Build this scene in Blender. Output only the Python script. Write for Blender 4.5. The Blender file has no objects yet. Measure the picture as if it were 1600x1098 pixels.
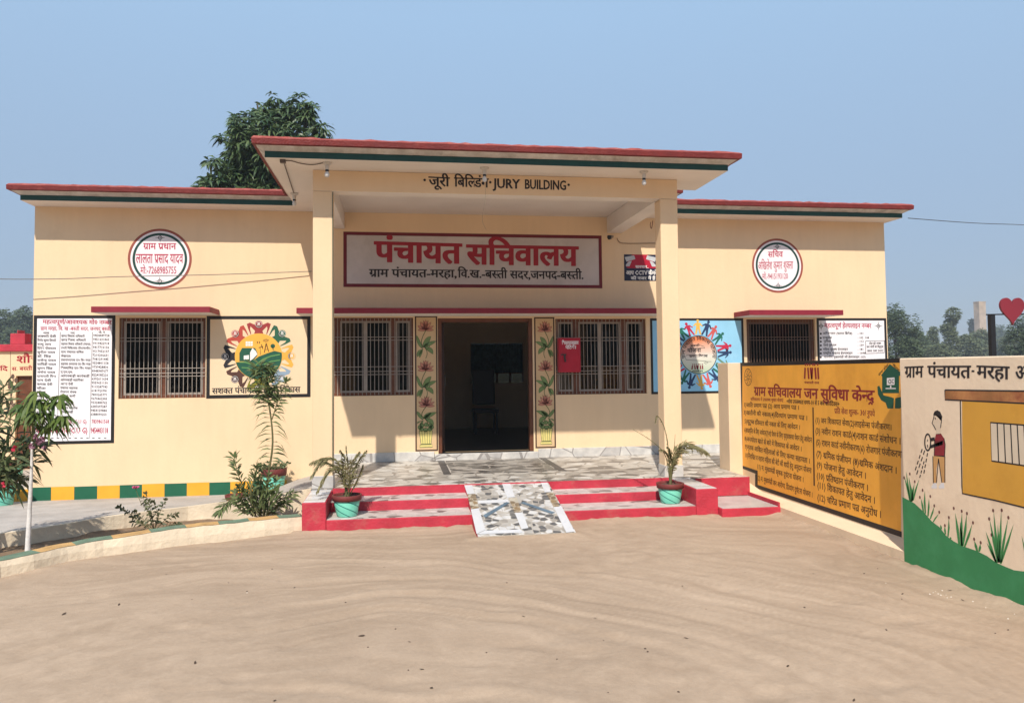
import bpy, bmesh, math, random
import numpy as np
from mathutils import Vector, Matrix

random.seed(7)
rng = np.random.default_rng(11)
C = bpy.context.scene.collection
SC = bpy.context.scene

# ------------------------------------------------------------------ camera
EYE = 1.74
F_PX, YP = 1200.0, 523.4          # focal length and optical axis row in photo pixels (1600 x 1098)
PITCH, ROLL, YAW = 0.0430, -0.0104, 0.1480
_f = Vector((math.sin(YAW) * math.cos(PITCH), math.cos(YAW) * math.cos(PITCH), math.sin(PITCH)))
_r0 = Vector((math.cos(YAW), -math.sin(YAW), 0)); _u0 = _r0.cross(_f)
_r = _r0 * math.cos(ROLL) + _u0 * math.sin(ROLL)
_u = -_r0 * math.sin(ROLL) + _u0 * math.cos(ROLL)
cam = bpy.data.cameras.new('camera')
cam.sensor_width = 36.0
cam.lens = 36.0 * F_PX / 1600.0
cam.shift_y = -(549 - YP) / 1600.0
cam.clip_start, cam.clip_end = 0.05, 2000
co = bpy.data.objects.new('camera', cam); C.objects.link(co)
M = Matrix((( _r.x, _u.x, -_f.x, 0), (_r.y, _u.y, -_f.y, 0), (_r.z, _u.z, -_f.z, EYE), (0, 0, 0, 1)))
co.matrix_world = M
SC.camera = co

# ------------------------------------------------------------------ light
SUN_V = Vector((-0.91, -3.13, 3.55)).normalized()       # towards the sun
el = math.asin(SUN_V.z); az = math.atan2(SUN_V.x, SUN_V.y)
W = bpy.data.worlds.new('World'); SC.world = W; W.use_nodes = True
nt = W.node_tree
sky = nt.nodes.new('ShaderNodeTexSky'); sky.sky_type = 'NISHITA'; sky.sun_disc = False
sky.sun_elevation = el; sky.sun_rotation = az % (2 * math.pi)
sky.altitude = 60; sky.air_density = 1.0; sky.dust_density = 1.0; sky.ozone_density = 3.0
# a hazy day: the clear-sky model is veiled by pale air, greyer towards the horizon
wtc = nt.nodes.new('ShaderNodeTexCoord'); wsp = nt.nodes.new('ShaderNodeSeparateXYZ'); nt.links.new(wtc.outputs['Generated'], wsp.inputs[0])
wrp = nt.nodes.new('ShaderNodeValToRGB'); nt.links.new(wsp.outputs[2], wrp.inputs[0])
wrp.color_ramp.elements[0].position = 0.0; wrp.color_ramp.elements[0].color = (.35, .42, .535, 1)
wrp.color_ramp.elements[1].position = 0.42; wrp.color_ramp.elements[1].color = (.44, .645, .90, 1)
wsc = nt.nodes.new('ShaderNodeMixRGB'); wsc.blend_type = 'MULTIPLY'; wsc.inputs[0].default_value = 1; wsc.inputs[2].default_value = (6.6, 6.6, 6.6, 1)
nt.links.new(wrp.outputs[0], wsc.inputs[1])
wmx = nt.nodes.new('ShaderNodeMixRGB'); wmx.inputs[0].default_value = .84
nt.links.new(sky.outputs[0], wmx.inputs[1]); nt.links.new(wsc.outputs[0], wmx.inputs[2])
nt.links.new(wmx.outputs[0], nt.nodes['Background'].inputs[0])
nt.nodes['Background'].inputs[1].default_value = 0.14
sl = bpy.data.lights.new('sun', 'SUN'); sl.energy = 4.9; sl.angle = math.radians(0.6); sl.color = (1.0, 0.93, 0.82)
so = bpy.data.objects.new('sun', sl); C.objects.link(so)
so.rotation_euler = SUN_V.to_track_quat('Z', 'Y').to_euler()
so.location = SUN_V * 60
SC.view_settings.view_transform = 'Standard'; SC.view_settings.look = 'None'
SC.view_settings.exposure = 0.05; SC.view_settings.gamma = 1.0

# ------------------------------------------------------------------ materials
def srgb(r, g, b):
    f = lambda c: (c / 255) / 12.92 if c <= 10.3 else (((c / 255) + 0.055) / 1.055) ** 2.4
    return (f(r), f(g), f(b))
def mat(name, col, rough=0.7, var=0.08, scale=3.0, bump=0.0, bscale=40.0, metallic=0.0, spec=0.35, dirt=None, dscale=0.8, dlo=0.55, streak=0.0):
    m = bpy.data.materials.new(name); m.use_nodes = True
    t = m.node_tree; b = t.nodes['Principled BSDF']
    b.inputs['Roughness'].default_value = rough; b.inputs['Metallic'].default_value = metallic
    b.inputs['Specular IOR Level'].default_value = spec
    tc = t.nodes.new('ShaderNodeTexCoord')
    out = None
    if var > 0:
        n = t.nodes.new('ShaderNodeTexNoise'); n.inputs['Scale'].default_value = scale; n.inputs['Detail'].default_value = 6
        t.links.new(tc.outputs['Object'], n.inputs['Vector'])
        r = t.nodes.new('ShaderNodeValToRGB')
        r.color_ramp.elements[0].position = 0.3; r.color_ramp.elements[1].position = 0.7
        r.color_ramp.elements[0].color = tuple(c * (1 - var) for c in col) + (1,)
        r.color_ramp.elements[1].color = tuple(min(1, c * (1 + var)) for c in col) + (1,)
        t.links.new(n.outputs[0], r.inputs[0]); out = r.outputs[0]
        if dirt:
            n2 = t.nodes.new('ShaderNodeTexNoise'); n2.inputs['Scale'].default_value = dscale; n2.inputs['Detail'].default_value = 9; n2.inputs['Roughness'].default_value = 0.7
            t.links.new(tc.outputs['Object'], n2.inputs['Vector'])
            r2 = t.nodes.new('ShaderNodeValToRGB'); r2.color_ramp.elements[0].position = dlo; r2.color_ramp.elements[1].position = 0.8
            r2.color_ramp.elements[0].color = (0, 0, 0, 1); r2.color_ramp.elements[1].color = (1, 1, 1, 1)
            t.links.new(n2.outputs[0], r2.inputs[0])
            mx = t.nodes.new('ShaderNodeMixRGB'); mx.inputs[2].default_value = tuple(dirt) + (1,)
            t.links.new(r2.outputs[0], mx.inputs[0]); t.links.new(out, mx.inputs[1]); out = mx.outputs[0]
        if streak:
            mp = t.nodes.new('ShaderNodeMapping'); mp.inputs['Scale'].default_value = (5, 5, .55); t.links.new(tc.outputs['Object'], mp.inputs[0])
            n4 = t.nodes.new('ShaderNodeTexNoise'); n4.inputs['Scale'].default_value = 1.6; n4.inputs['Detail'].default_value = 8; n4.inputs['Roughness'].default_value = .65; t.links.new(mp.outputs[0], n4.inputs['Vector'])
            r4 = t.nodes.new('ShaderNodeValToRGB'); r4.color_ramp.elements[0].position = .33; r4.color_ramp.elements[1].position = .62
            r4.color_ramp.elements[0].color = (1 - streak, 1 - streak * 1.15, 1 - streak * 1.3, 1); r4.color_ramp.elements[1].color = (1.02, 1.02, 1.02, 1); t.links.new(n4.outputs[0], r4.inputs[0])
            m4 = t.nodes.new('ShaderNodeMixRGB'); m4.blend_type = 'MULTIPLY'; m4.inputs[0].default_value = 1; t.links.new(out, m4.inputs[1]); t.links.new(r4.outputs[0], m4.inputs[2]); out = m4.outputs[0]
        t.links.new(out, b.inputs['Base Color'])
    else:
        b.inputs['Base Color'].default_value = tuple(col) + (1,)
    if bump > 0:
        n3 = t.nodes.new('ShaderNodeTexNoise'); n3.inputs['Scale'].default_value = bscale; n3.inputs['Detail'].default_value = 5
        t.links.new(tc.outputs['Object'], n3.inputs['Vector'])
        bp = t.nodes.new('ShaderNodeBump'); bp.inputs['Strength'].default_value = bump; bp.inputs['Distance'].default_value = 0.02
        t.links.new(n3.outputs[0], bp.inputs['Height']); t.links.new(bp.outputs[0], b.inputs['Normal'])
    return m
def leafmat(name, c0, c1, rough=0.5, trans=0.25):
    m = bpy.data.materials.new(name); m.use_nodes = True
    t = m.node_tree; b = t.nodes['Principled BSDF']; b.inputs['Roughness'].default_value = rough; b.inputs['Specular IOR Level'].default_value = 0.35
    g = t.nodes.new('ShaderNodeNewGeometry'); r = t.nodes.new('ShaderNodeValToRGB')
    r.color_ramp.elements[0].color = tuple(c0) + (1,); r.color_ramp.elements[1].color = tuple(c1) + (1,)
    t.links.new(g.outputs['Random Per Island'], r.inputs[0]); t.links.new(r.outputs[0], b.inputs['Base Color'])
    tr = t.nodes.new('ShaderNodeBsdfTranslucent'); t.links.new(r.outputs[0], tr.inputs[0])
    mx = t.nodes.new('ShaderNodeMixShader'); mx.inputs[0].default_value = trans
    t.links.new(b.outputs[0], mx.inputs[1]); t.links.new(tr.outputs[0], mx.inputs[2])
    t.links.new(mx.outputs[0], t.nodes['Material Output'].inputs[0])
    return m
def voromat(name, cols, scale, grout, gw=0.03, rough=0.45, stretch=(1, 1, 1)):
    m = bpy.data.materials.new(name); m.use_nodes = True
    t = m.node_tree; b = t.nodes['Principled BSDF']; b.inputs['Roughness'].default_value = rough
    tc = t.nodes.new('ShaderNodeTexCoord'); mp = t.nodes.new('ShaderNodeMapping'); mp.inputs['Scale'].default_value = stretch
    t.links.new(tc.outputs['Object'], mp.inputs[0])
    v = t.nodes.new('ShaderNodeTexVoronoi'); v.inputs['Scale'].default_value = scale; v.voronoi_dimensions = '3D'
    e = t.nodes.new('ShaderNodeTexVoronoi'); e.feature = 'DISTANCE_TO_EDGE'; e.inputs['Scale'].default_value = scale
    for k in (v, e): t.links.new(mp.outputs[0], k.inputs['Vector'])
    sp = t.nodes.new('ShaderNodeSeparateColor'); t.links.new(v.outputs['Color'], sp.inputs[0])
    r = t.nodes.new('ShaderNodeValToRGB'); r.color_ramp.interpolation = 'CONSTANT'
    els = r.color_ramp.elements
    pos = 0
    for i, (w, c) in enumerate(cols):
        if i < 2: els[i].position = pos; els[i].color = tuple(c) + (1,)
        else:
            q = els.new(pos); q.color = tuple(c) + (1,)
        pos += w
    t.links.new(sp.outputs[0], r.inputs[0])
    n = t.nodes.new('ShaderNodeTexNoise'); n.inputs['Scale'].default_value = 9; n.inputs['Detail'].default_value = 7
    t.links.new(tc.outputs['Object'], n.inputs['Vector'])
    nr = t.nodes.new('ShaderNodeValToRGB'); nr.color_ramp.elements[0].position = .3; nr.color_ramp.elements[0].color = (.72, .72, .72, 1)
    nr.color_ramp.elements[1].position = .75; nr.color_ramp.elements[1].color = (1.06, 1.05, 1.02, 1)
    t.links.new(n.outputs[0], nr.inputs[0])
    ml = t.nodes.new('ShaderNodeMixRGB'); ml.blend_type = 'MULTIPLY'; ml.inputs[0].default_value = 1
    t.links.new(r.outputs[0], ml.inputs[1]); t.links.new(nr.outputs[0], ml.inputs[2])
    lt = t.nodes.new('ShaderNodeMath'); lt.operation = 'LESS_THAN'; lt.inputs[1].default_value = gw
    t.links.new(e.outputs['Distance'], lt.inputs[0])
    mx = t.nodes.new('ShaderNodeMixRGB'); mx.inputs[2].default_value = tuple(grout) + (1,)
    t.links.new(lt.outputs[0], mx.inputs[0]); t.links.new(ml.outputs[0], mx.inputs[1]); t.links.new(mx.outputs[0], b.inputs['Base Color'])
    return m

CREAM = mat('cream wall paint', (.77, .565, .36), .75, .03, 1.6, .12, 22, dirt=(.70, .50, .31), dscale=1.1, dlo=.62, streak=.018)
CREAM2 = mat('pale cream paint', (.76, .58, .40), .75, .05, 2.2, .15, 25, dirt=(.5, .38, .24), dscale=1.5, dlo=.6)
WHITEP = mat('white ceiling paint', (.74, .68, .62), .8, .05, 2.0, .08, 25)
FASC = mat('weathered white paint', (.62, .57, .52), .8, .14, 4.0, .1, 30, dirt=(.3, .27, .24), dscale=3, dlo=.55, streak=.25)
ROOFRED = mat('red roof edge paint', (.15, .015, .013), .6, .16, 9, .5, 45, dirt=(.24, .05, .04), dscale=7, dlo=.55)
ROOFTOP = mat('paler red coping top', (.30, .06, .05), .8, .25, 14, .6, 45, dirt=(.40, .16, .13), dscale=9, dlo=.5)  # paler, pinker red for the upper rings of the slab edge
DGREEN = mat('dark green paint', (.008, .052, .04), .5, .15, 6, .2, 50)
STEPRED = mat('crimson step paint', (.45, .032, .055), .6, .16, 5, .35, 30, dirt=(.42, .13, .105), dscale=3.2, dlo=.56)
MAROON = mat('maroon shade paint', (.23, .015, .03), .6, .1, 6, .15, 30)
BANDY = mat('orange yellow band paint', (.78, .36, .03), .6, .06, 5)
BANDG = mat('bottle green band paint', (.01, .105, .055), .6, .1, 5)
WOOD = mat('brown wood paint', (.13, .045, .022), .45, .2, 9, .1, 60)
BAR = mat('pale grille bar paint', (.34, .29, .25), .5, .1, 10)
DARKBAR = mat('dark grille bar paint', (.16, .10, .075), .5, .1, 10)
GREYST = mat('grey marble', (.50, .48, .46), .35, .12, 5, dirt=(.33, .31, .29), dscale=3, dlo=.5)
SKIRT = voromat('white marble skirting', [(.85, (.62, .60, .58)), (.15, (.50, .48, .47))], 2.4, (.28, .26, .25), .018, .4)
CRAZY = voromat('broken marble floor', [(.48, (.62, .575, .52)), (.18, (.44, .40, .355)), (.20, (.19, .17, .155)), (.14, (.70, .67, .63))], 4.6, (.30, .265, .23), .05, .4, (1, 1.25, 1))
CRAZYD = voromat('dark broken marble floor', [(.36, (.46, .42, .38)), (.36, (.20, .18, .16)), (.28, (.09, .08, .075))], 5.0, (.34, .30, .26), .05, .45, (1, 1.6, 1))
CRAZYT = voromat('step marble', [(.52, (.60, .55, .52)), (.22, (.48, .44, .41)), (.12, (.20, .18, .17)), (.14, (.66, .62, .60))], 7.5, (.50, .44, .41), .05, .45, (1, 1.3, 1))
RAMP = voromat('ramp mosaic', [(.42, (.66, .65, .65)), (.26, (.13, .13, .135)), (.17, (.36, .33, .30)), (.15, (.50, .47, .44))], 13.0, (.42, .38, .33), .05, .35)
RAMPB = voromat('brown ramp mosaic', [(.4, (.34, .24, .14)), (.35, (.24, .18, .12)), (.25, (.55, .50, .42))], 13.0, (.42, .36, .28), .05, .35)
TILEW = mat('white tile', (.60, .60, .62), .25, .06, 6, dirt=(.45, .47, .52), dscale=6, dlo=.6)
TILEB = mat('blue grey tile', (.12, .17, .22), .3, .2, 8)
APRON = mat('grey apron stone', (.41, .375, .345), .75, .15, 3.0, .3, 25, dirt=(.29, .255, .225), dscale=2.2, dlo=.5)
KERBM = mat('limewashed kerb', (.66, .55, .41), .85, .14, 4, .4, 24, dirt=(.46, .36, .25), dscale=2.0, dlo=.56)
SOIL = mat('dry soil', (.22, .145, .09), .95, .25, 8, .8, 30)
BOARDY = mat('amber board paint', (.86, .40, .05), .55, .07, 2.4, .08, 20, dirt=(.70, .29, .032), dscale=1.5, dlo=.5, streak=.06)
BLACKP = mat('black paint', (.014, .012, .012), .5, .1, 6)
INK = mat('black lettering paint', (.022, .018, .02), .55, 0)
INKR = mat('red lettering paint', (.33, .014, .028), .55, .1, 20)
INKC = mat('crimson lettering paint', (.42, .03, .075), .55, .1, 20)
SIGNW = mat('white sign paint', (.80, .76, .78), .6, .05, 3, dirt=(.68, .62, .64), dscale=1.6, dlo=.5)
SIGNWD = mat('shaded white sign paint', (.56, .51, .495), .6, .10, 2, dirt=(.43, .39, .375), dscale=2.2, dlo=.45)  # name board white, darkened: porch shade is worked into the colour
SKYB = mat('sky blue mural paint', (.27, .55, .76), .6, .06, 3, dirt=(.38, .63, .80), dscale=4, dlo=.55)
TEAL = mat('plain teal paint', (.16, .56, .42), .45, .07, 8)
LEATHR = mat('terracotta rim paint', (.15, .03, .028), .6, .2, 9, .2, 40)
POTSOIL = mat('pot soil', (.09, .065, .045), .95, .3, 30, .6, 60)
BOXRED = mat('red enamel', (.42, .012, .035), .35, .08, 5)
METAL = mat('grey metal', (.30, .29, .28), .4, .15, 12, metallic=.7)
BLACKM = mat('black metal', (.012, .012, .014), .45, .1, 8)
BARK = mat('bark', (.065, .05, .036), .9, .3, 14, .6, 30)
WHITETRUNK = mat('whitewashed trunk', (.66, .63, .60), .8, .15, 14, .3, 30)
TWIG = mat('green brown twig', (.13, .12, .05), .8, .25, 14)
HEARTR = mat('heart red paint', (.21, .02, .032), .4, .06, 3)
FARWALL = mat('far brick plaster', (.40, .32, .25), .9, .2, .6)
INT = mat('darkened interior plaster', (.04, .034, .028), .9, .08, 2)  # near black: the dimness of the rooms is put into the wall colour
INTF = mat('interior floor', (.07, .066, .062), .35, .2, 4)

def stripepot():
    m = bpy.data.materials.new('teal pot paint with dark swirls'); m.use_nodes = True
    t = m.node_tree; b = t.nodes['Principled BSDF']; b.inputs['Roughness'].default_value = .45
    tc = t.nodes.new('ShaderNodeTexCoord'); sx = t.nodes.new('ShaderNodeSeparateXYZ'); t.links.new(tc.outputs['Object'], sx.inputs[0])
    at = t.nodes.new('ShaderNodeMath'); at.operation = 'ARCTAN2'; t.links.new(sx.outputs[1], at.inputs[0]); t.links.new(sx.outputs[0], at.inputs[1])
    k = t.nodes.new('ShaderNodeMath'); k.operation = 'MULTIPLY_ADD'; k.inputs[1].default_value = 13.0
    t.links.new(sx.outputs[2], k.inputs[0])
    k2 = t.nodes.new('ShaderNodeMath'); k2.operation = 'MULTIPLY'; k2.inputs[1].default_value = 1.0 / (2 * math.pi) * 5
    t.links.new(at.outputs[0], k2.inputs[0]); t.links.new(k2.outputs[0], k.inputs[2])
    fr = t.nodes.new('ShaderNodeMath'); fr.operation = 'FRACT'; t.links.new(k.outputs[0], fr.inputs[0])
    lt = t.nodes.new('ShaderNodeMath'); lt.operation = 'LESS_THAN'; lt.inputs[1].default_value = .16; t.links.new(fr.outputs[0], lt.inputs[0])
    n = t.nodes.new('ShaderNodeTexNoise'); n.inputs['Scale'].default_value = 14; t.links.new(tc.outputs['Object'], n.inputs[0])
    r = t.nodes.new('ShaderNodeValToRGB'); r.color_ramp.elements[0].color = (.13, .50, .37, 1); r.color_ramp.elements[1].color = (.20, .62, .48, 1)
    t.links.new(n.outputs[0], r.inputs[0])
    mx = t.nodes.new('ShaderNodeMixRGB'); mx.inputs[2].default_value = (.02, .17, .14, 1)
    t.links.new(lt.outputs[0], mx.inputs[0]); t.links.new(r.outputs[0], mx.inputs[1]); t.links.new(mx.outputs[0], b.inputs[0])
    return m
POT = stripepot()

def glassmat(name, tint=(.5, .55, .58), ior=1.75):
    m = bpy.data.materials.new(name); m.use_nodes = True
    t = m.node_tree; t.nodes.remove(t.nodes['Principled BSDF'])
    tr = t.nodes.new('ShaderNodeBsdfTransparent'); tr.inputs[0].default_value = tuple(tint) + (1,)
    gl = t.nodes.new('ShaderNodeBsdfGlossy'); gl.inputs['Roughness'].default_value = .02
    fr = t.nodes.new('ShaderNodeFresnel'); fr.inputs[0].default_value = ior
    mx = t.nodes.new('ShaderNodeMixShader')
    t.links.new(fr.outputs[0], mx.inputs[0]); t.links.new(tr.outputs[0], mx.inputs[1]); t.links.new(gl.outputs[0], mx.inputs[2])
    t.links.new(mx.outputs[0], t.nodes['Material Output'].inputs[0])
    return m
GLASS = glassmat('window glass', (.28, .30, .30), 1.6)
BULBG = glassmat('bulb glass', (.85, .83, .8), 1.5)

def sandmat():
    m = bpy.data.materials.new('sand'); m.use_nodes = True
    t = m.node_tree; b = t.nodes['Principled BSDF']; b.inputs['Roughness'].default_value = .95; b.inputs['Specular IOR Level'].default_value = .1
    tc = t.nodes.new('ShaderNodeTexCoord')
    def noise(scale, det, vec=None, rough=.6):
        n = t.nodes.new('ShaderNodeTexNoise'); n.inputs['Scale'].default_value = scale; n.inputs['Detail'].default_value = det; n.inputs['Roughness'].default_value = rough
        t.links.new(vec or tc.outputs['Object'], n.inputs['Vector']); return n.outputs[0]
    def ramp(s, a, ca, z, cz):
        r = t.nodes.new('ShaderNodeValToRGB'); r.color_ramp.elements[0].position = a; r.color_ramp.elements[1].position = z
        r.color_ramp.elements[0].color = tuple(ca) + (1,); r.color_ramp.elements[1].color = tuple(cz) + (1,); t.links.new(s, r.inputs[0]); return r.outputs[0]
    base = ramp(noise(.55, 8), .32, (.375, .278, .20), .7, (.45, .338, .247))
    fine = ramp(noise(26, 10, rough=.85), .3, (.87, .86, .85), .7, (1.07, 1.07, 1.07))
    at = t.nodes.new('ShaderNodeAttribute'); at.attribute_name = 'trk'
    trk = ramp(at.outputs['Fac'], .15, (.87, .855, .84), .75, (1.06, 1.06, 1.065))
    out = base
    for k in (fine, trk):
        mx = t.nodes.new('ShaderNodeMixRGB'); mx.blend_type = 'MULTIPLY'; mx.inputs[0].default_value = 1
        t.links.new(out, mx.inputs[1]); t.links.new(k, mx.inputs[2]); out = mx.outputs[0]
    t.links.new(out, b.inputs['Base Color'])
    bp = t.nodes.new('ShaderNodeBump'); bp.inputs['Strength'].default_value = .4; bp.inputs['Distance'].default_value = .012
    t.links.new(noise(30, 10, rough=.78), bp.inputs['Height'])
    bp2 = t.nodes.new('ShaderNodeBump'); bp2.inputs['Strength'].default_value = .3; bp2.inputs['Distance'].default_value = .03
    t.links.new(noise(6.5, 4, rough=.6), bp2.inputs['Height']); t.links.new(bp.outputs[0], bp2.inputs['Normal']); t.links.new(bp2.outputs[0], b.inputs['Normal'])
    return m
SAND = sandmat()

# ------------------------------------------------------------------ mesh helpers
class MB:
    def __init__(s): s.v = []; s.f = []; s.m = []
    def add(s, vs, fs, m=0):
        o = len(s.v); s.v += [tuple(p) for p in vs]
        for q in fs: s.f.append([i + o for i in q]); s.m.append(m)
        return s
    def box(s, x0, x1, y0, y1, z0, z1, m=0, bottom=None, back=None, top=None, front=None):
        vs = [(x0, y0, z0), (x1, y0, z0), (x1, y1, z0), (x0, y1, z0), (x0, y0, z1), (x1, y0, z1), (x1, y1, z1), (x0, y1, z1)]
        fs = [(0, 3, 2, 1), (4, 5, 6, 7), (0, 1, 5, 4), (1, 2, 6, 5), (2, 3, 7, 6), (3, 0, 4, 7)]
        ms = [m if bottom is None else bottom, m if top is None else top, m if front is None else front, m, m if back is None else back, m]
        o = len(s.v); s.v += vs
        for q, k in zip(fs, ms): s.f.append([i + o for i in q]); s.m.append(k)
        return s
    def tube(s, pts, r, n=6, m=0, caps=True):
        pts = [Vector(p) for p in pts]; rs = r if isinstance(r, (list, tuple)) else [r] * len(pts)
        o = len(s.v); ref = None
        for i, p in enumerate(pts):
            d = (pts[min(i + 1, len(pts) - 1)] - pts[max(i - 1, 0)])
            d = d.normalized() if d.length > 1e-9 else Vector((0, 0, 1))
            if ref is None: ref = d.orthogonal().normalized()
            a = (ref - d * ref.dot(d)); a = a.normalized() if a.length > 1e-6 else d.orthogonal().normalized()
            ref = a; b = d.cross(a)
            for k in range(n):
                t = 2 * math.pi * k / n
                s.v.append(tuple(p + (a * math.cos(t) + b * math.sin(t)) * rs[i]))
        for i in range(len(pts) - 1):
            for k in range(n):
                s.f.append([o + i * n + k, o + i * n + (k + 1) % n, o + (i + 1) * n + (k + 1) % n, o + (i + 1) * n + k]); s.m.append(m)
        if caps:
            s.f.append([o + k for k in range(n)][::-1]); s.m.append(m)
            s.f.append([o + (len(pts) - 1) * n + k for k in range(n)]); s.m.append(m)
        return s
    def lathe(s, prof, c=(0, 0, 0), n=28, m=0, closed=False):
        o = len(s.v)
        for r, z in prof:
            for k in range(n):
                t = 2 * math.pi * k / n; s.v.append((c[0] + r * math.cos(t), c[1] + r * math.sin(t), c[2] + z))
        for i in range(len(prof) - 1):
            for k in range(n):
                s.f.append([o + i * n + k, o + i * n + (k + 1) % n, o + (i + 1) * n + (k + 1) % n, o + (i + 1) * n + k]); s.m.append(m)
        if closed:
            s.f.append([o + k for k in range(n)][::-1]); s.m.append(m)
            s.f.append([o + (len(prof) - 1) * n + k for k in range(n)]); s.m.append(m)
        return s
    def leaf(s, p, d, L, Wd, droop=.3, up=None, m=0):
        if up is None: up = (random.uniform(-.7, .7), random.uniform(-1.1, .5), random.uniform(.3, 1))
        p = Vector(p); d = Vector(d).normalized(); up = Vector(up)
        sd = d.cross(up); sd = sd.normalized() if sd.length > 1e-4 else d.orthogonal().normalized()
        g = Vector((0, 0, -1)) * droop * L
        a = p + d * .38 * L + g * .15; b = p + d * .72 * L + g * .5; t = p + d * L * .97 + g
        s.add([p, a + sd * Wd / 2, a - sd * Wd / 2, b + sd * Wd * .36, b - sd * Wd * .36, t], [(0, 1, 2), (1, 3, 4, 2), (3, 5, 4)], m)
        return s
    def mesh(s, name):
        me = bpy.data.meshes.new(name); me.from_pydata(s.v, [], s.f); return me
    def build(s, name, mats, parent=None, smooth=False, bevel=0, label=None):
        me = s.mesh(name)
        for k in (mats if isinstance(mats, (list, tuple)) else [mats]): me.materials.append(k)
        if len(s.m): me.polygons.foreach_set('material_index', s.m)
        if smooth: me.polygons.foreach_set('use_smooth', [True] * len(me.polygons))
        o = bpy.data.objects.new(name, me); C.objects.link(o)
        if parent is not None: o.parent = parent
        if bevel:
            b = o.modifiers.new('bevel', 'BEVEL'); b.width = bevel; b.segments = 2; b.limit_method = 'ANGLE'; b.angle_limit = .6
        if label: o['label'] = label
        return o
def tag(o, label=None, cat=None, group=None, kind=None):
    if label: o['label'] = label
    if cat: o['category'] = cat
    if group: o['group'] = group
    if kind: o['kind'] = kind
    return o
def thing(name, label, cat, loc=(0, 0, 0), group=None):
    o = bpy.data.objects.new(name, None); C.objects.link(o); o.empty_display_size = .1
    o.location = loc
    return tag(o, label, cat, group)
def nest(o, root):            # parent a mesh written in world coordinates to a root standing elsewhere
    o.parent = root; o.matrix_parent_inverse = Matrix.Translation(-Vector(root.location)); return o
def copy_tree(o, parent=None):
    c = o.copy(); C.objects.link(c)
    if parent is not None: c.parent = parent
    for ch in list(o.children): copy_tree(ch, c)
    return c

def ray(x, y): return _f * F_PX + _r * (x - 800) - _u * (y - YP)
def onY(x, y, Y): d = ray(x, y); q = d * (Y / d.y); return Vector((q.x, q.y, q.z + EYE))
def onZ(x, y, Z): d = ray(x, y); q = d * ((Z - EYE) / d.z); return Vector((q.x, q.y, q.z + EYE))

# ------------------------------------------------------------------ painted surfaces
class Surf:                    # a flat wall face; local (a, b) in metres along u and v, n points off the wall
    def __init__(s, o, u, v, n): s.o, s.u, s.v, s.n = Vector(o), Vector(u), Vector(v), Vector(n)
    def px(s, x, y):
        d = ray(x, y); e = Vector((0, 0, EYE)); t = (s.o - e).dot(s.n) / d.dot(s.n); p = e + d * t - s.o
        return (p.dot(s.u), p.dot(s.v))
    def at(s, a, b, h=0.0): return s.o + s.u * a + s.v * b + s.n * h
FRONT = Surf((0, 12, 0), (1, 0, 0), (0, 0, 1), (0, -1, 0))
BWX, MWX = 4.60, 4.42
BOARD = Surf((BWX, 0, 0), (0, -1, 0), (0, 0, 1), (-1, 0, 0))
MURAL = Surf((MWX, 0, 0), (0, -1, 0), (0, 0, 1), (-1, 0, 0))

class Paint:                   # collects flat shapes on a surface at one height above it
    def __init__(s, surf, h): s.s, s.h, s.mb = surf, h * (.5 if surf.n.y < -.5 else .22 if surf.n.x < -.5 else 1), MB()
    def poly(s, pts, m=0):     # pts in local metres
        s.mb.add([s.s.at(a, b, s.h) for a, b in pts], [list(range(len(pts)))], m); return s
    def ppoly(s, pts, m=0): return s.poly([s.s.px(*p) for p in pts], m)
    def rect(s, a0, b0, a1, b1, m=0): return s.poly([(a0, b0), (a1, b0), (a1, b1), (a0, b1)], m)
    def stroke(s, pts, w, m=0, taper=False):
        n = len(pts); L = []; R = []
        for i in range(n):
            q, p = pts[min(i + 1, n - 1)], pts[max(i - 1, 0)]
            dx, dy = q[0] - p[0], q[1] - p[1]; l = math.hypot(dx, dy) or 1e-9
            k = w / 2 * ((1 - .8 * i / (n - 1)) if taper else 1)
            L.append((pts[i][0] - dy / l * k, pts[i][1] + dx / l * k)); R.append((pts[i][0] + dy / l * k, pts[i][1] - dx / l * k))
        o = len(s.mb.v); s.mb.v += [tuple(s.s.at(a, b, s.h)) for a, b in L + R]
        for i in range(n - 1): s.mb.f.append([o + i, o + i + 1, o + n + i + 1, o + n + i]); s.mb.m.append(m)
        return s
    def pstroke(s, pts, w, m=0, taper=False): return s.stroke([s.s.px(*p) for p in pts], w, m, taper)
    def disc(s, a, b, r, m=0, n=40, ry=None):
        ry = ry or r; return s.poly([(a + r * math.cos(2 * math.pi * k / n), b + ry * math.sin(2 * math.pi * k / n)) for k in range(n)], m)
    def ring(s, a, b, r0, r1, m=0, n=56):
        o = len(s.mb.v)
        for r in (r0, r1):
            s.mb.v += [tuple(s.s.at(a + r * math.cos(2 * math.pi * k / n), b + r * math.sin(2 * math.pi * k / n), s.h)) for k in range(n)]
        for k in range(n): s.mb.f.append([o + k, o + (k + 1) % n, o + n + (k + 1) % n, o + n + k]); s.mb.m.append(m)
        return s
    def frame(s, a0, b0, a1, b1, w, m=0):
        s.rect(a0, b0, a1, b0 + w, m); s.rect(a0, b1 - w, a1, b1, m); s.rect(a0, b0 + w, a0 + w, b1 - w, m); s.rect(a1 - w, b0 + w, a1, b1 - w, m); return s
    def build(s, name, mats, parent=None, label=None):
        me = s.mb.mesh(name)
        for k in (mats if isinstance(mats, (list, tuple)) else [mats]): me.materials.append(k)
        me.polygons.foreach_set('material_index', s.mb.m)
        o = bpy.data.objects.new(name, me); C.objects.link(o)
        if parent is not None: o.parent = parent; o.matrix_parent_inverse = parent.matrix_world.inverted() if False else Matrix.Translation(-Vector(parent.location))
        if label: o['label'] = label
        return o

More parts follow.
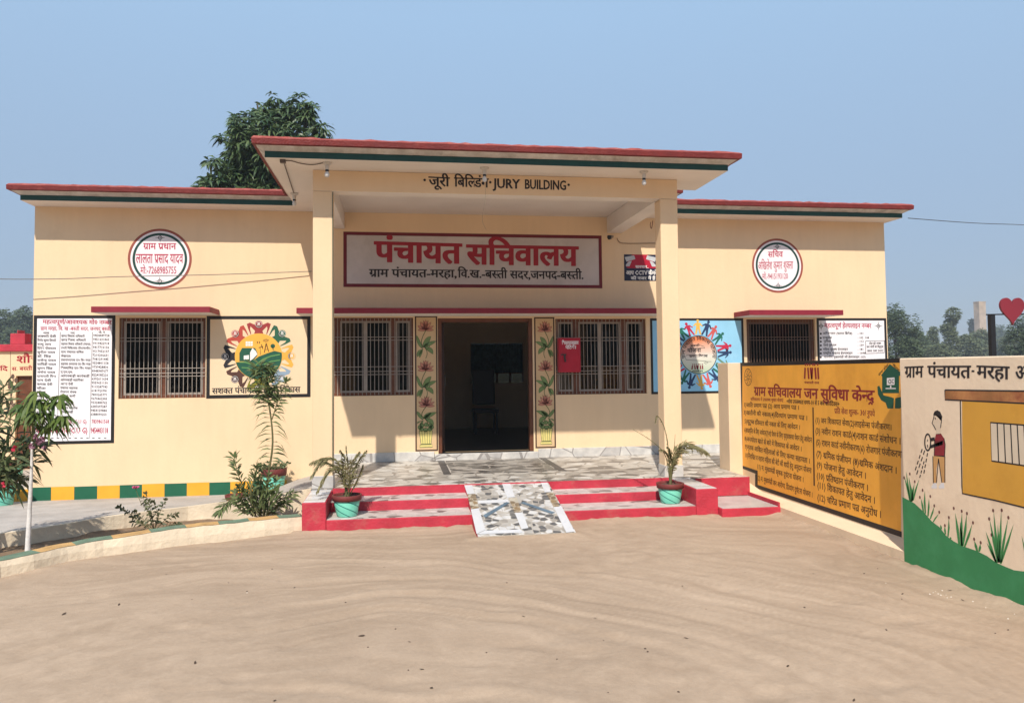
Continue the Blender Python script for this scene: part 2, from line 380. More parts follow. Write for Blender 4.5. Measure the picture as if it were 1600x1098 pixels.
# ------------------------------------------------------------------ lettering: glyph outlines of the built-in font, with the Devanagari joins done here
_gc = {}
_tc = bpy.data.curves.new('glyph', 'FONT'); _to = bpy.data.objects.new('glyph', _tc)
C.objects.link(_to)
def glyph(ch, bold, res):
    key = (ch, bold, res)
    if key in _gc: return _gc[key]
    _tc.resolution_u = res; _tc.offset = bold
    def measure(body):
        _tc.body = body; bpy.context.view_layer.update()
        me = _to.evaluated_get(bpy.context.evaluated_depsgraph_get()).to_mesh()
        return [(v.co.x, v.co.y) for v in me.vertices], [tuple(p.vertices) for p in me.polygons]
    vs, fs = measure(ch) if ch.strip() else ([], [])
    w2, _ = measure(ch + 'MM'); w1, _ = measure('MM')
    adv = max(v[0] for v in w2) - max(v[0] for v in w1)
    _gc[key] = (vs, fs, adv); return _gc[key]
STEM = set('खगघचजञणतथधनपबभमयलवशषस')
CONS = set(chr(c) for c in range(0x915, 0x93A))
HAL = '\u094d'
def clip(vs, fs, xc):          # keep the part of a glyph left of xc
    bm = bmesh.new(); bv = [bm.verts.new((x, y, 0)) for x, y in vs]
    for f in fs:
        try: bm.faces.new([bv[i] for i in f])
        except ValueError: pass
    bmesh.ops.bisect_plane(bm, geom=bm.verts[:] + bm.edges[:] + bm.faces[:], plane_co=(xc, 0, 0), plane_no=(1, 0, 0), clear_outer=True)
    bm.verts.index_update()
    r = ([(v.co.x, v.co.y) for v in bm.verts], [tuple(v.index for v in f.verts) for f in bm.faces]); bm.free(); return r
def ribbon(pts, w):
    n = len(pts); L = []; R = []
    for i in range(n):
        q, p = pts[min(i + 1, n - 1)], pts[max(i - 1, 0)]; dx, dy = q[0] - p[0], q[1] - p[1]; l = math.hypot(dx, dy) or 1e-9
        L.append((pts[i][0] - dy / l * w / 2, pts[i][1] + dx / l * w / 2)); R.append((pts[i][0] + dy / l * w / 2, pts[i][1] - dx / l * w / 2))
    return L + R, [(i, i + 1, n + i + 1, n + i) for i in range(n - 1)]
def typeset(s, bold=0.0, res=2):
    out_v, out_f, x = [], [], 0.0
    cnt = [0]
    def put(vs, fs, dx):
        cnt[0] += 1; lv = cnt[0] % 4
        o = len(out_v); out_v.extend((a + dx, b, lv) for a, b in vs); out_f.extend(tuple(i + o for i in f) for f in fs)
    i, n, sw = 0, len(s), .075 + 2 * bold
    while i < n:
        ch = s[i]
        if ch not in CONS:
            v, f, a = glyph(ch, bold, res); put(v, f, x); x += a; i += 1; continue
        cl = [ch]; i += 1                                   # one consonant cluster
        while i + 1 < n and s[i] == HAL and s[i + 1] in CONS: cl.append(s[i + 1]); i += 2
        marks = []
        while i < n and 0x900 <= ord(s[i]) <= 0x903 or i < n and 0x93A <= ord(s[i]) <= 0x94F: marks.append(s[i]); i += 1
        reph = len(cl) > 1 and cl[0] == 'र'
        if reph: cl = cl[1:]
        if 'ि' in marks:
            v, f, a = glyph('ि', bold, res); put(v, f, x); x += a; marks.remove('ि')
        k = 0
        while k < len(cl):
            c = cl[k]; v, f, a = glyph(c, bold, res)
            rak = k + 1 < len(cl) and cl[k + 1] == 'र'
            last = k == len(cl) - 1 or (rak and k + 1 == len(cl) - 1)
            if last:
                put(v, f, x)
                low = [p[0] for p in v if p[1] < .3]; st = max(low) - sw / 2 if low else a - .1
                if rak:
                    if c in STEM: rv = ribbon([(st, .24), (st - .12, .15), (st - .27, .03)], sw)
                    else: rv = ribbon([(a * .25, -.16), (a * .5, -.03), (a * .75, -.16)], sw * .8)
                    put(*rv, x)
                x += a; k += 2 if rak else 1
            else:
                low = [p[0] for p in v if p[1] < .3]
                if c in STEM:
                    xc = max(low) - sw * .95; put(*clip(v, f, xc), x); x += xc
                elif c in 'कफ':
                    xc = a * .8; put(*clip(v, f, xc), x); x += xc - .02
                else:
                    put(v, f, x); hv, hf, _ = glyph(HAL, bold, res); put(hv, hf, x + a); x += a
                k += 1
        for mk in marks:
            v, f, a = glyph(mk, bold, res); put(v, f, x); x += a
        if reph: put(*ribbon([(x - .08, .62), (x - .06, .70), (x - .10, .78), (x - .18, .78), (x - .22, .72)], sw * .8), 0)
    return out_v, out_f, x
def letter(P, s, A, B, T, bold=0.0, res=2, m=0, fn=None, stamps=((0, 0), (.017, 0), (-.017, 0))):
    """writes s on paint layer P: baseline from local point A to B, T = where the head line stands above A"""
    v, f, w = typeset(s, bold, res)
    ux, uy = (B[0] - A[0]) / w, (B[1] - A[1]) / w; vx, vy = (T[0] - A[0]) / .63, (T[1] - A[1]) / .63
    for k, (sx, sy) in enumerate(stamps):
        if fn: pts = [fn(x, y) + (l,) for x, y, l in v]
        else: pts = [(A[0] + (x + sx) * ux + (y + sy) * vx, A[1] + (x + sx) * uy + (y + sy) * vy, l) for x, y, l in v]
        P.mb.add([P.s.at(a, b, P.h + (l + k * .25) * .00012) for a, b, l in pts], f, m)
def pletter(P, s, A, B, h, **k):
    """the same with photo pixels on P's wall; h = head-line height in pixels"""
    letter(P, s, P.s.px(*A), P.s.px(*B), P.s.px(A[0], A[1] - h), **k)

# ------------------------------------------------------------------ ground
KB = [(-4.3, 5.4), (-3.85, 6.3), (-3.58, 7.0), (-3.44, 7.38), (-3.25, 7.56), (-3.06, 7.80), (-2.81, 7.98), (-2.2, 8.28), (-1.91, 8.40), (-1.41, 8.57), (-1.04, 8.70)]   # foot of the planted kerb
def lerp_poly(P, x):
    return np.interp(x, [p[0] for p in P], [p[1] for p in P])
def vnoise(x, y, seed):
    r = np.random.default_rng(seed); T = r.random((256, 256))
    xi = np.floor(x).astype(int); yi = np.floor(y).astype(int); fx = x - xi; fy = y - yi
    fx = fx * fx * (3 - 2 * fx); fy = fy * fy * (3 - 2 * fy)
    g = lambda a, b: T[a % 256, b % 256]
    return (g(xi, yi) * (1 - fx) + g(xi + 1, yi) * fx) * (1 - fy) + (g(xi, yi + 1) * (1 - fx) + g(xi + 1, yi + 1) * fx) * fy
def make_ground():
    xs = np.concatenate([np.array([-900, -500, -250, -120, -60, -35, -22, -15, -11, -8.5]), np.arange(-7, 7.001, .035), np.array([8, 9.5, 12, 16, 24, 40, 70, 130, 260, 520, 900])])
    ys = np.concatenate([np.array([-300, -120, -50, -20, -8, -3, -1, .3, 1.2]), np.arange(1.9, 9.3, .032), np.array([9.6, 10, 10.6, 11.4, 12.3, 13.3, 14.5, 16, 18, 22, 30, 45, 70, 120, 220, 420, 900])])
    X, Y = np.meshgrid(xs, ys)
    cx, cy = -.6, 2.6
    r = np.hypot(np.maximum(X - cx, 0), (Y - cy)) + .06 * X; th = np.where(X > cx, np.arctan2(Y - cy, X - cx) * 1.0, np.pi / 2 - (X - cx) * .3)
    warp = vnoise(X * .7, Y * .7, 1) * .9 + vnoise(X * 2.1, Y * 2.1, 2) * .22
    rr = r + warp
    rid = lambda q: np.clip(1 - np.abs(2 * q - 1) * 1.35, 0, 1) ** 1.6
    a = vnoise(rr * 7, th * 2.6, 3) * .30 + rid(vnoise(rr * 11, th * 3.2, 4)) * .34 + rid(vnoise(rr * 27, th * 4.5, 5)) * .36
    fade = np.clip((r - .8) / 1.6, 0, 1)
    mott = vnoise(X * 9, Y * 9, 6) * .5 + vnoise(X * 19, Y * 19, 7) * .3 + vnoise(X * 38, Y * 38, 8) * .2
    patch = np.clip(vnoise(X * .55, Y * .55, 9) * 2.2 - .45, 0, 1)
    trk = (a * patch + mott * (1 - patch)) * fade + mott * (1 - fade)
    near = np.clip((8.6 - Y) / .4, .25, 1)
    Z = (trk - .45) * .010 * near + (vnoise(X * 7, Y * 7, 21) - .5) * .006 * near + np.clip(vnoise(X * 4.3, Y * 4.3, 22) - .72, 0, 1) * -.05 * near + (vnoise(X * .35, Y * .35, 10) - .5) * .05 + (vnoise(X * 1.3, Y * 1.3, 12) - .5) * .018
    for k, (d, w, h) in enumerate(((3.55, .07, .010), (3.95, .06, .010), (2.65, .06, .009), (5.05, .08, .008), (4.4, .05, .007))):   # wheel and broom arcs
        q = (rr - d); Z += (-h * np.exp(-(q / w) ** 2) + h * .6 * np.exp(-((q - w * 1.8) / (w * .6)) ** 2)) * np.clip((X + 1.8) / 1.5, 0, 1) * near
    flat = np.clip((np.abs(X - 1.7) - 2.9) / .6, 0, 1) + np.clip((8.0 - Y) / .5, 0, 1); Z *= np.clip(flat, .25, 1)
    pile = vnoise(X * 6, Y * 6, 31) * .6 + vnoise(X * 17, Y * 17, 32) * .4
    Z += .045 * pile * np.exp(-((Y - 8.6) / .09) ** 2) * ((X > -1.15) & (X < 4.5)) + .05 * pile * np.exp(-((X - 4.42) / .10) ** 2) * (Y < 8.6) + .03 * pile * np.exp(-((Y - 7.95) / .08) ** 2) * ((X > .7) & (X < 1.95))
    Z -= .012
    yk = lerp_poly(KB, X); d = np.clip((Y - yk - .10) / .5, 0, 1); d = np.where(X < -1.1, d, 0)
    Z -= .34 * d
    Z = np.where((Y > 9.35), -.34, Z)
    far = np.clip((Y - 20) / 60, 0, 1); Z += far * .25 * 0
    global GX, GY, GZ
    GX, GY, GZ = xs, ys, Z
    n, m = X.shape
    V = np.stack([X, Y, Z], -1).reshape(-1, 3)
    idx = np.arange(n * m).reshape(n, m)
    F = np.stack([idx[:-1, :-1], idx[:-1, 1:], idx[1:, 1:], idx[1:, :-1]], -1).reshape(-1, 4)
    me = bpy.data.meshes.new('ground'); me.from_pydata(V.tolist(), [], F.tolist())
    at = me.attributes.new('trk', 'FLOAT', 'POINT'); at.data.foreach_set('value', np.clip(trk, 0, 1).reshape(-1).astype(np.float32))
    me.polygons.foreach_set('use_smooth', [True] * len(me.polygons)); me.materials.append(SAND)
    o = bpy.data.objects.new('ground', me); C.objects.link(o); o['kind'] = 'structure'
make_ground()
def gz(x, y):
    i = int(np.clip(np.searchsorted(GX, x) - 1, 0, len(GX) - 2)); j = int(np.clip(np.searchsorted(GY, y) - 1, 0, len(GY) - 2))
    a, b = (x - GX[i]) / (GX[i + 1] - GX[i]), (y - GY[j]) / (GY[j + 1] - GY[j])
    return float(GZ[j, i] * (1 - a) * (1 - b) + GZ[j, i + 1] * a * (1 - b) + GZ[j + 1, i] * (1 - a) * b + GZ[j + 1, i + 1] * a * b)

# apron beside the left wing: low retaining edge, sloping slab, ramp end
WA = [(-6.2, 7.0, .07), (-5.2, 7.8, .07), (-4.6, 8.3, .07), (-4.1, 8.78, .07), (-3.82, 9.02, .07), (-3.59, 9.25, .07), (-3.38, 9.52, .07), (-3.16, 9.68, .07), (-2.9, 9.84, .07), (-2.55, 9.98, .08), (-2.2, 9.96, .12), (-1.8, 9.88, .17), (-1.04, 9.72, .29)]
WB = [(-9.5, -.09), (-8.2, -.09), (-7, -.09), (-5.6, -.09), (-4.6, -.09), (-4.1, -.09), (-3.6, -.09), (-3.2, -.09), (-2.8, -.09), (-2.2, -.09), (-1.78, -.09), (-1.5, .10), (-1.04, .22)]
mb = MB(); N = 8
for j in range(N + 1):
    for (ax, ay, azz), (bx, bz) in zip(WA, WB):
        t = j / N; mb.v.append((ax * (1 - t) + bx * t, ay * (1 - t) + 11.998 * t, azz * (1 - t) + bz * t))
K = len(WA)
for j in range(N):
    for i in range(K - 1): mb.f.append([j * K + i, j * K + i + 1, (j + 1) * K + i + 1, (j + 1) * K + i]); mb.m.append(0)
o = mb.build('path', APRON); o['kind'] = 'structure'
mb = MB()
for i, (x, y, z) in enumerate(WA):
    q, p = WA[min(i + 1, K - 1)], WA[max(i - 1, 0)]; dx, dy = q[0] - p[0], q[1] - p[1]; l = math.hypot(dx, dy); nx, ny = dy / l, -dx / l
    mb.v += [(x + nx * .03, y + ny * .03, -.36), (x + nx * .012, y + ny * .012, z + .006), (x - nx * .05, y - ny * .05, z + .006), (x - nx * .05, y - ny * .05, -.36)]
for i in range(K - 1):
    for k in range(3): mb.f.append([i * 4 + k, (i + 1) * 4 + k, (i + 1) * 4 + k + 1, i * 4 + k + 1]); mb.m.append(0)
o = mb.build('retaining_edge', KERBM)
tag(o, 'low cream retaining edge between the grey apron and the planted strip', 'retaining wall')

def resample(P, step):
    out = [Vector(P[0])]; acc = 0
    for a, b in zip(P, P[1:]):
        a, b = Vector(a), Vector(b); L = (b - a).length; n = max(1, int(round(L / step)))
        for k in range(1, n + 1): out.append(a.lerp(b, k / n))
    return out
KR = resample([(x, y, 0) for x, y in KB], .08)
KW = .19
mb = MB(); tops = MB(); prof_n = 5
for i, p in enumerate(KR):
    q, r0 = KR[min(i + 1, len(KR) - 1)], KR[max(i - 1, 0)]; d = (q - r0).normalized(); nx, ny = -d.y, d.x
    h = .10 + .045 * min(1, max(0, (p.x + 3.3) / 1.0)) + random.uniform(-.004, .004); w = random.uniform(-.006, .006)
    for off, z in ((w - .012, -.08), (w, .05), (w + .022, h), (KW, h + .004), (KW + .01, -.12)):
        mb.v.append((p.x + nx * off, p.y + ny * off, z))
    tops.v += [(p.x + nx * (w + .026), p.y + ny * (w + .026), h + .0045), (p.x + nx * (KW - .004), p.y + ny * (KW - .004), h + .008)]
for i in range(len(KR) - 1):
    for k in range(4): mb.f.append([i * 5 + k, (i + 1) * 5 + k, (i + 1) * 5 + k + 1, i * 5 + k + 1]); mb.m.append(0)
    tops.f.append([i * 2, i * 2 + 2, i * 2 + 3, i * 2 + 1]); tops.m.append(((len(KR) - 1 - i) // 4) % 2)
kerb = mb.build('garden_kerb', KERBM, smooth=False)
tag(kerb, 'curved limewashed garden kerb with orange and green painted top', 'kerb')
FADG = mat('faded green kerb paint', (.13, .19, .13), .8, .2, 8); FADO = mat('faded orange kerb paint', (.50, .30, .12), .8, .2, 8)
tops.build('painted_top', [FADG, FADO], kerb)
mb = MB(); SN = 40
for i in range(SN + 1):
    t = i / SN; x = -5.6 + t * 4.55
    y0 = float(lerp_poly(KB, min(max(x, -4.3), -1.04))) + .1; y1 = float(np.interp(x, [p[0] for p in WA], [p[1] for p in WA])) + .02
    for j in range(9):
        s = j / 8; mb.v.append((x, y0 + (y1 - y0) * s, -.075 + .03 * max(0, t - .5) + .035 * (1 - abs(2 * s - 1)) * 0 + random.uniform(-.012, .012)))
for i in range(SN):
    for j in range(8): mb.f.append([i * 9 + j, (i + 1) * 9 + j, (i + 1) * 9 + j + 1, i * 9 + j + 1]); mb.m.append(0)
o = mb.build('soil', SOIL, smooth=True); o['kind'] = 'structure'

# ------------------------------------------------------------------ the building
WY = 12.0
HOLES = dict(win1=(-4.05, -2.83, 1.35, 2.54), pwin=(-1.25, .24, 1.34, 2.54), door=(.62, 2.12, .43, 2.53), rwin=(2.49, 3.99, 1.31, 2.52), win3=(5.72, 6.94, 1.31, 2.51))
BL = thing('panchayat_building', 'single storey cream village office with pillared porch, red and green roof edges', 'building')
def wall_with_holes(mb, x0, x1, z0, z1, y0, y1, holes, m=0):
    xs = sorted({x0, x1} | {h[0] for h in holes} | {h[1] for h in holes}); zs = sorted({z0, z1} | {h[2] for h in holes} | {h[3] for h in holes})
    solid = lambda i, k: 0 <= i < len(xs) - 1 and 0 <= k < len(zs) - 1 and not any(h[0] <= (xs[i] + xs[i + 1]) / 2 <= h[1] and h[2] <= (zs[k] + zs[k + 1]) / 2 <= h[3] for h in holes)
    for i in range(len(xs) - 1):
        for k in range(len(zs) - 1):
            if not solid(i, k): continue
            a, b, c, d = xs[i], xs[i + 1], zs[k], zs[k + 1]
            mb.add([(a, y0, c), (b, y0, c), (b, y0, d), (a, y0, d)], [(0, 1, 2, 3)], m); mb.add([(a, y1, c), (b, y1, c), (b, y1, d), (a, y1, d)], [(3, 2, 1, 0)], 1)
            if not solid(i - 1, k): mb.add([(a, y0, c), (a, y1, c), (a, y1, d), (a, y0, d)], [(3, 2, 1, 0)], m)
            if not solid(i + 1, k): mb.add([(b, y0, c), (b, y1, c), (b, y1, d), (b, y0, d)], [(0, 1, 2, 3)], m)
            if not solid(i, k - 1): mb.add([(a, y0, c), (b, y0, c), (b, y1, c), (a, y1, c)], [(3, 2, 1, 0)], m)
            if not solid(i, k + 1): mb.add([(a, y0, d), (b, y0, d), (b, y1, d), (a, y1, d)], [(0, 1, 2, 3)], m)
w = MB()
wall_with_holes(w, -5.22, 8.26, -.35, 4.165, WY, 12.23, list(HOLES.values()))
w.box(-5.22, -4.99, 12.232, 17.2, -.35, 4.165, 0); w.box(8.03, 8.26, 12.232, 17.2, -.35, 4.165, 0)
bw = (1.60, 2.79, 1.42, 2.30)
wall_with_holes(w, -4.988, 8.028, -.35, 4.165, 17.0, 17.2, [bw])
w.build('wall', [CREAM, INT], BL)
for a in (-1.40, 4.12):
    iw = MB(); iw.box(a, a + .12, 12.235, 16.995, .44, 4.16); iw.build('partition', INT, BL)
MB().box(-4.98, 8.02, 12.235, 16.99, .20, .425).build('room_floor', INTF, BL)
# back window with its dim teal curtain
bwm = MB(); x0, x1, z0, z1 = bw
for k in range(5):
    xx = x0 + (x1 - x0) * k / 4; bwm.box(xx - .025, xx + .025, 17.05, 17.10, z0, z1)
bwm.box(x0 + .025, x1 - .025, 17.05, 17.10, z0 + .20, z0 + .23)
bwf = bwm.build('window', WOOD, BL)
CURT = mat('teal curtain', (.05, .10, .11), .9, .3, 14)
gm = MB(); gm.box(x0 + .026, x1 - .026, 17.07, 17.075, z0 + .001, z1 - .001); gm.build('pane', glassmat('dim back glass', (.16, .18, .17), 1.4), bwf)  # dark tinted pane added to dim the bright strip under the curtain
cm = MB(); n = 60
for k in range(n + 1):
    xx = x0 + .02 + (x1 - x0 - .04) * k / n; yy = 17.03 + .012 * math.sin(k * 1.9); cm.v += [(xx, yy, z0 + .22), (xx, yy, z1 - .02)]
for k in range(n): cm.f.append([2 * k, 2 * k + 2, 2 * k + 3, 2 * k + 1]); cm.m.append(0)
cm.build('curtain', CURT, bwf, smooth=True)

def window(x0, x1, z0, z1, mull, bar, pitch=.062, double=None, shut=False):
    f = MB(); y0, y1 = 12.045, 12.12; fw = .05
    f.box(x0, x1, y0, y1, z0, z0 + fw); f.box(x0, x1, y0, y1, z1 - fw, z1); f.box(x0, x0 + fw, y0, y1, z0 + fw, z1 - fw); f.box(x1 - fw, x1, y0, y1, z0 + fw, z1 - fw)
    edges = [x0 + fw] + [v for ab in mull for v in ab] + [x1 - fw]
    for a, b in mull: f.box(a, b, y0, y1, z0 + fw, z1 - fw)
    fr = f.build('window', WOOD, BL, bevel=.004)
    for a, b in zip(edges[::2], edges[1::2]):
        p = MB(); p.box(a, b, 12.075, 12.081, z0 + fw, z1 - fw); p.build('pane', GLASS, fr)
        s = MB(); sw = .028
        s.box(a, b, 12.06, 12.09, z0 + fw, z0 + fw + sw); s.box(a, b, 12.06, 12.09, z1 - fw - sw, z1 - fw); s.box(a, a + sw, 12.06, 12.09, z0 + fw + sw, z1 - fw - sw); s.box(b - sw, b, 12.06, 12.09, z0 + fw + sw, z1 - fw - sw)
        if double and abs(a - double) < .4 and b - a > .5:
            c = (a + b) / 2; s.box(c - .03, c + .03, 12.055, 12.09, z0 + fw + sw, z1 - fw - sw)
        s.build('sash', bar, fr)
    g = MB(); k = x0 + .03
    while k < x1 - .01: g.tube([(k, 12.03, z0 + .01), (k, 12.03, z1 - .01)], .0048, 5); k += pitch
    H = z1 - z0
    for t in (.27, .31, .37, .71, .75): g.tube([(x0 + .01, 12.022, z0 + H * t), (x1 - .01, 12.022, z0 + H * t)], .0048, 5)
    g.build('grille', bar, fr)
    return fr
window(*HOLES['win1'], [(-3.485, -3.395)], BAR)
window(*HOLES['pwin'], [(-.955, -.875), (-.11, -.03)], BAR, double=-.87)
window(*HOLES['rwin'], [(2.785, 2.875), (3.575, 3.665)], BAR, double=2.88)
window(*HOLES['win3'], [], DARKBAR, pitch=.052)
# plain closed shutters inside the right wing window
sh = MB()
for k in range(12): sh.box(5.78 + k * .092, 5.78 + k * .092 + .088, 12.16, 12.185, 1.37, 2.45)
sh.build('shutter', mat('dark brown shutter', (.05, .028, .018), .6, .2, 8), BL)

# door
d = MB(); x0, x1, z0, z1 = HOLES['door']
d.box(x0, x0 + .06, 12.03, 12.15, z0, z1); d.box(x1 - .06, x1, 12.03, 12.15, z0, z1); d.box(x0 + .06, x1 - .06, 12.03, 12.15, z1 - .06, z1)
df = d.build('door_frame', WOOD, BL, bevel=.005)
dl = MB(); dl.box(x0 + .065, x0 + .105, 12.155, 12.87, z0 + .01, z1 - .065)
leaf_o = dl.build('door', mat('dark door leaf', (.04, .017, .011), .5, .2, 8), BL, bevel=.004)
h = MB(); h.tube([(x0 + .12, 12.72, 1.46), (x0 + .15, 12.72, 1.46), (x0 + .15, 12.72, 1.64), (x0 + .12, 12.72, 1.64)], .01, 6); h.tube([(x0 + .12, 12.6, 1.40), (x0 + .12, 12.86, 1.40)], .012, 6)
h.build('handle', METAL, leaf_o)
th = MB(); th.box(x0 - .06, x1 + .06, 11.93, 12.2, .326, .43); th.build('threshold', SKIRT, BL, bevel=.006)

# painted plinth band of the left wing
bp_ = Paint(FRONT, .005); xs = [44, 80, 116, 152, 187, 222, 257, 292, 327, 360, 395, 430, 448]
for i in range(len(xs) - 1):
    a0 = FRONT.px(xs[i], 770)[0]; a1 = FRONT.px(xs[i + 1], 765)[0]
    if i == 0: a0 = -5.22
    bp_.rect(a0, -.12, a1, .10 + random.uniform(-.005, .005), i % 2 == 1 and 1 or 0)
bp_.build('painted_band', [BANDG, BANDY], BL)

# porch floor, columns, beams
pf = MB(); pf.box(-1.03, 3.70, 9.46, 11.995, -.3, .33); pf.box(3.702, 4.417, 9.31, 11.995, -.3, .33); pf.box(4.419, 8.2, 10.21, 11.995, -.3, .329)
pf.build('porch_floor', CRAZY, BL, bevel=.006)
pm = MB(); pm.box(.72, 2.16, 10.35, 11.9, .331, .334); pm.build('floor_inlay', CRAZYD, BL)
ps = MB(); DK = mat('dark slate strip', (.10, .09, .085), .45, .25, 8)
ps.box(.60, .70, 10.35, 11.9, .331, .335); ps.build('floor_strip', DK, BL); ps = MB(); ps.box(2.18, 2.28, 10.35, 11.9, .331, .335); ps.build('floor_strip', DK, BL)
for a, b in ((-1.0, x0 - .065), (x1 + .065, 7.5)):
    sk = MB(); sk.box(a, b, 11.975, 12.002, .33, .467); sk.build('skirting', SKIRT, BL, bevel=.004)
for a, b in ((-1.01, -.775), (3.37, 3.605)):
    cmb = MB(); cmb.box(a, b, 9.47, 9.70, .33, 3.909)
    cl = cmb.build('column', CREAM, BL, bevel=.012)
    cb = MB(); cb.box(a - .007, b + .007, 9.463, 9.707, .331, .48); cb.build('column_base', SKIRT, cl, bevel=.005)
bm_ = MB(); bm_.box(-1.01, 3.605, 9.47, 9.68, 3.91, 4.165, 0, bottom=1, back=1); bm_.build('front_beam', [CREAM, WHITEP], BL, bevel=.008)
for a, b in ((-1.01, -.80), (3.36, 3.605)):
    s = MB(); s.box(a, b, 9.683, 11.997, 3.908, 4.165); s.build('side_beam', WHITEP, BL, bevel=.006)

# roof: stepped green, white and red edge all round one slab
def slab(name, outline, z, parent, sc=1.0, noise=True):
    P = []
    n0 = len(outline)
    for i in range(n0):                                            # cut edges short so the red coping can be uneven
        a, b = Vector(outline[i]), Vector(outline[(i + 1) % n0]); k = max(1, int((b - a).length / .09))
        for j in range(k): P.append((a.lerp(b, j / k), j == 0))
    n = len(P)
    def off(d):
        out = []
        for i in range(n):
            p, c, q = P[i - 1][0], P[i][0], P[(i + 1) % n][0]
            e0 = (c - p).normalized(); e1 = (q - c).normalized(); n0_ = Vector((e0.y, -e0.x)); n1 = Vector((e1.y, -e1.x))
            m = (n0_ + n1); m = m / (1 + n0_.dot(n1)) if (1 + n0_.dot(n1)) > .2 else n0_
            out.append(c + m * d)
        return out
    rings = [(0, 0, 1), (.0, .075, 1), (.012, .078, 2), (.085, .118, 2), (.10, .12, 3), (.125, .125, 3), (.13, .185, 3), (.105, .21, 5), (.02, .225, 5)]
    mb = MB(); R = []
    for d, dz, m in rings:
        pts = off(d * sc); o = len(mb.v)
        for k, p in enumerate(pts):
            e = random.uniform(-1, 1) * (.009 if m == 5 else .0015); mb.v.append((p.x + (random.uniform(-.004, .004) if m == 3 else 0), p.y, z + dz + e if dz else z))
        R.append(o)
    for j in range(len(R) - 1):
        for k in range(n): mb.f.append([R[j] + k, R[j] + (k + 1) % n, R[j + 1] + (k + 1) % n, R[j + 1] + k]); mb.m.append(rings[j + 1][2] if j + 1 < len(rings) else 3)
    idx = [i for i in range(n) if P[i][1]]
    mb.f.append([R[0] + k for k in range(n)][::-1]); mb.m.append(0)
    mb.f.append([R[-1] + k for k in range(n)]); mb.m.append(4)
    return mb.build(name, [WHITEP, DGREEN, FASC, ROOFRED, FARWALL, ROOFTOP], parent)
slab('roof', [(-5.23, 17.4), (-5.23, 11.58), (-1.49, 11.58), (-1.49, 8.97), (4.08, 8.97), (4.08, 10.03), (3.62, 10.03), (3.62, 11.58), (8.31, 11.58), (8.31, 17.4)], 4.166, BL)
rs = MB(); rs.box(1.6, 4.9, 14.0, 16.6, 4.38, 4.86); rs.build('upper_wall', CREAM, BL)
slab('upper_roof', [(1.2, 16.9), (1.2, 13.62), (5.12, 13.62), (5.12, 16.9)], 4.83, BL)

# sunshades over the openings
for a, b, zt in ((onY(142, 480, 11.42).x, onY(328, 480, 11.42).x, 2.66), (onY(463, 480, 11.42).x, 4.12, 2.645), (5.50, onY(1318, 490, 11.42).x, 2.62)):
    s = MB(); s.box(a, b, 11.42, 11.997, zt - .085, zt, 0, bottom=1); q = s.build('sunshade', [MAROON, WHITEP], BL, bevel=.006)

# ------------------------------------------------------------------ entrance steps
ST = thing('entrance_steps', 'crimson entrance steps with broken marble treads and a central mosaic ramp', 'steps')
for (y0, y1, zt) in ((8.6, 9.055, .115), (9.055, 9.45, .225)):
    s = MB(); s.box(-.773, 3.428, y0, 9.452, zt - .112 if zt > .2 else -.15, zt); s.build('riser', STEPRED, ST, bevel=.008)
    t = MB(); t.box(-.77, 3.425, y0 + .012, y1 - .002, zt + .001, zt + .005); t.build('tread', CRAZYT, ST)
s = MB(); s.box(-.773, 3.428, 9.447, 9.459, .226, .329); s.build('riser', STEPRED, ST)
for a, b in ((-1.03, -.775), (3.43, 3.70)):
    s = MB(); s.box(a, b, 8.6, 9.457, -.15, .31); p = s.build('pedestal', STEPRED, ST, bevel=.01)
    t = MB(); yy = 8.615; k = 0
    while yy < 9.42: t.box(a + .012, b - .012, yy, yy + .095, .311, .315, k % 3 == 1 and 1 or 0); yy += .1; k += 1
    t.build('pedestal_top', [TILEW, GREYST], p)
s = MB(); s.box(3.702, 4.425, 9.297, 9.308, .10, .329); s.build('riser', STEPRED, ST)
s = MB(); s.box(3.702, 4.425, 8.5, 9.295, -.15, .09); s.build('low_step', STEPRED, ST, bevel=.008)
t = MB(); t.box(3.715, 4.395, 8.515, 9.292, .091, .095); t.build('tread', GREYST, ST)
t = MB(); t.box(4.397, 4.418, 8.505, 9.295, .091, .14); t.build('edge_strip', STEPRED, ST)
ra, rb, ry0, ry1, rz1 = .81, 1.845, 7.97, 9.56, .338
r = MB(); r.add([(ra, ry0, .012), (rb, ry0, .012), (rb, ry1, rz1), (ra, ry1, rz1), (ra, ry0 - .03, -.1), (rb, ry0 - .03, -.1), (rb, ry1, -.1), (ra, ry1, -.1)],
      [(0, 1, 2, 3), (0, 4, 5, 1), (1, 5, 6, 2), (0, 3, 7, 4)], 0)
r.m[-1] = 1; r.m[-2] = 1; r.m[-3] = 2
rp = r.build('ramp', [RAMP, STEPRED, mat('ramp cement', (.38, .33, .27), .9, .15, 8, .4, 30)], ST)
L = math.hypot(ry1 - ry0, rz1 - .012)
RS = Surf((0, ry0, .012), (1, 0, 0), (0, (ry1 - ry0) / L, (rz1 - .012) / L), (0, -(rz1 - .012) / L, (ry1 - ry0) / L))
rq = lambda *q: [(700 + x / 5.488, 660 + y / 5.488) for x, y in q]
for q in ([(135, 525), (205, 525), (230, 610), (165, 615)], [(195, 745), (265, 735), (320, 920), (245, 955)], [(247, 957), (635, 945), (630, 917), (315, 927)], [(462, 520), (530, 515), (575, 640), (505, 645)],
          [(572, 775), (640, 770), (690, 905), (630, 915)], [(790, 500), (845, 495), (885, 595), (830, 600)], [(905, 725), (975, 720), (1085, 935), (1015, 945)], [(255, 670), (515, 660), (522, 685), (262, 695)]):
    P1 = Paint(RS, .004); P1.ppoly(rq(*q), 0); P1.build('tile_strip', TILEW, rp)
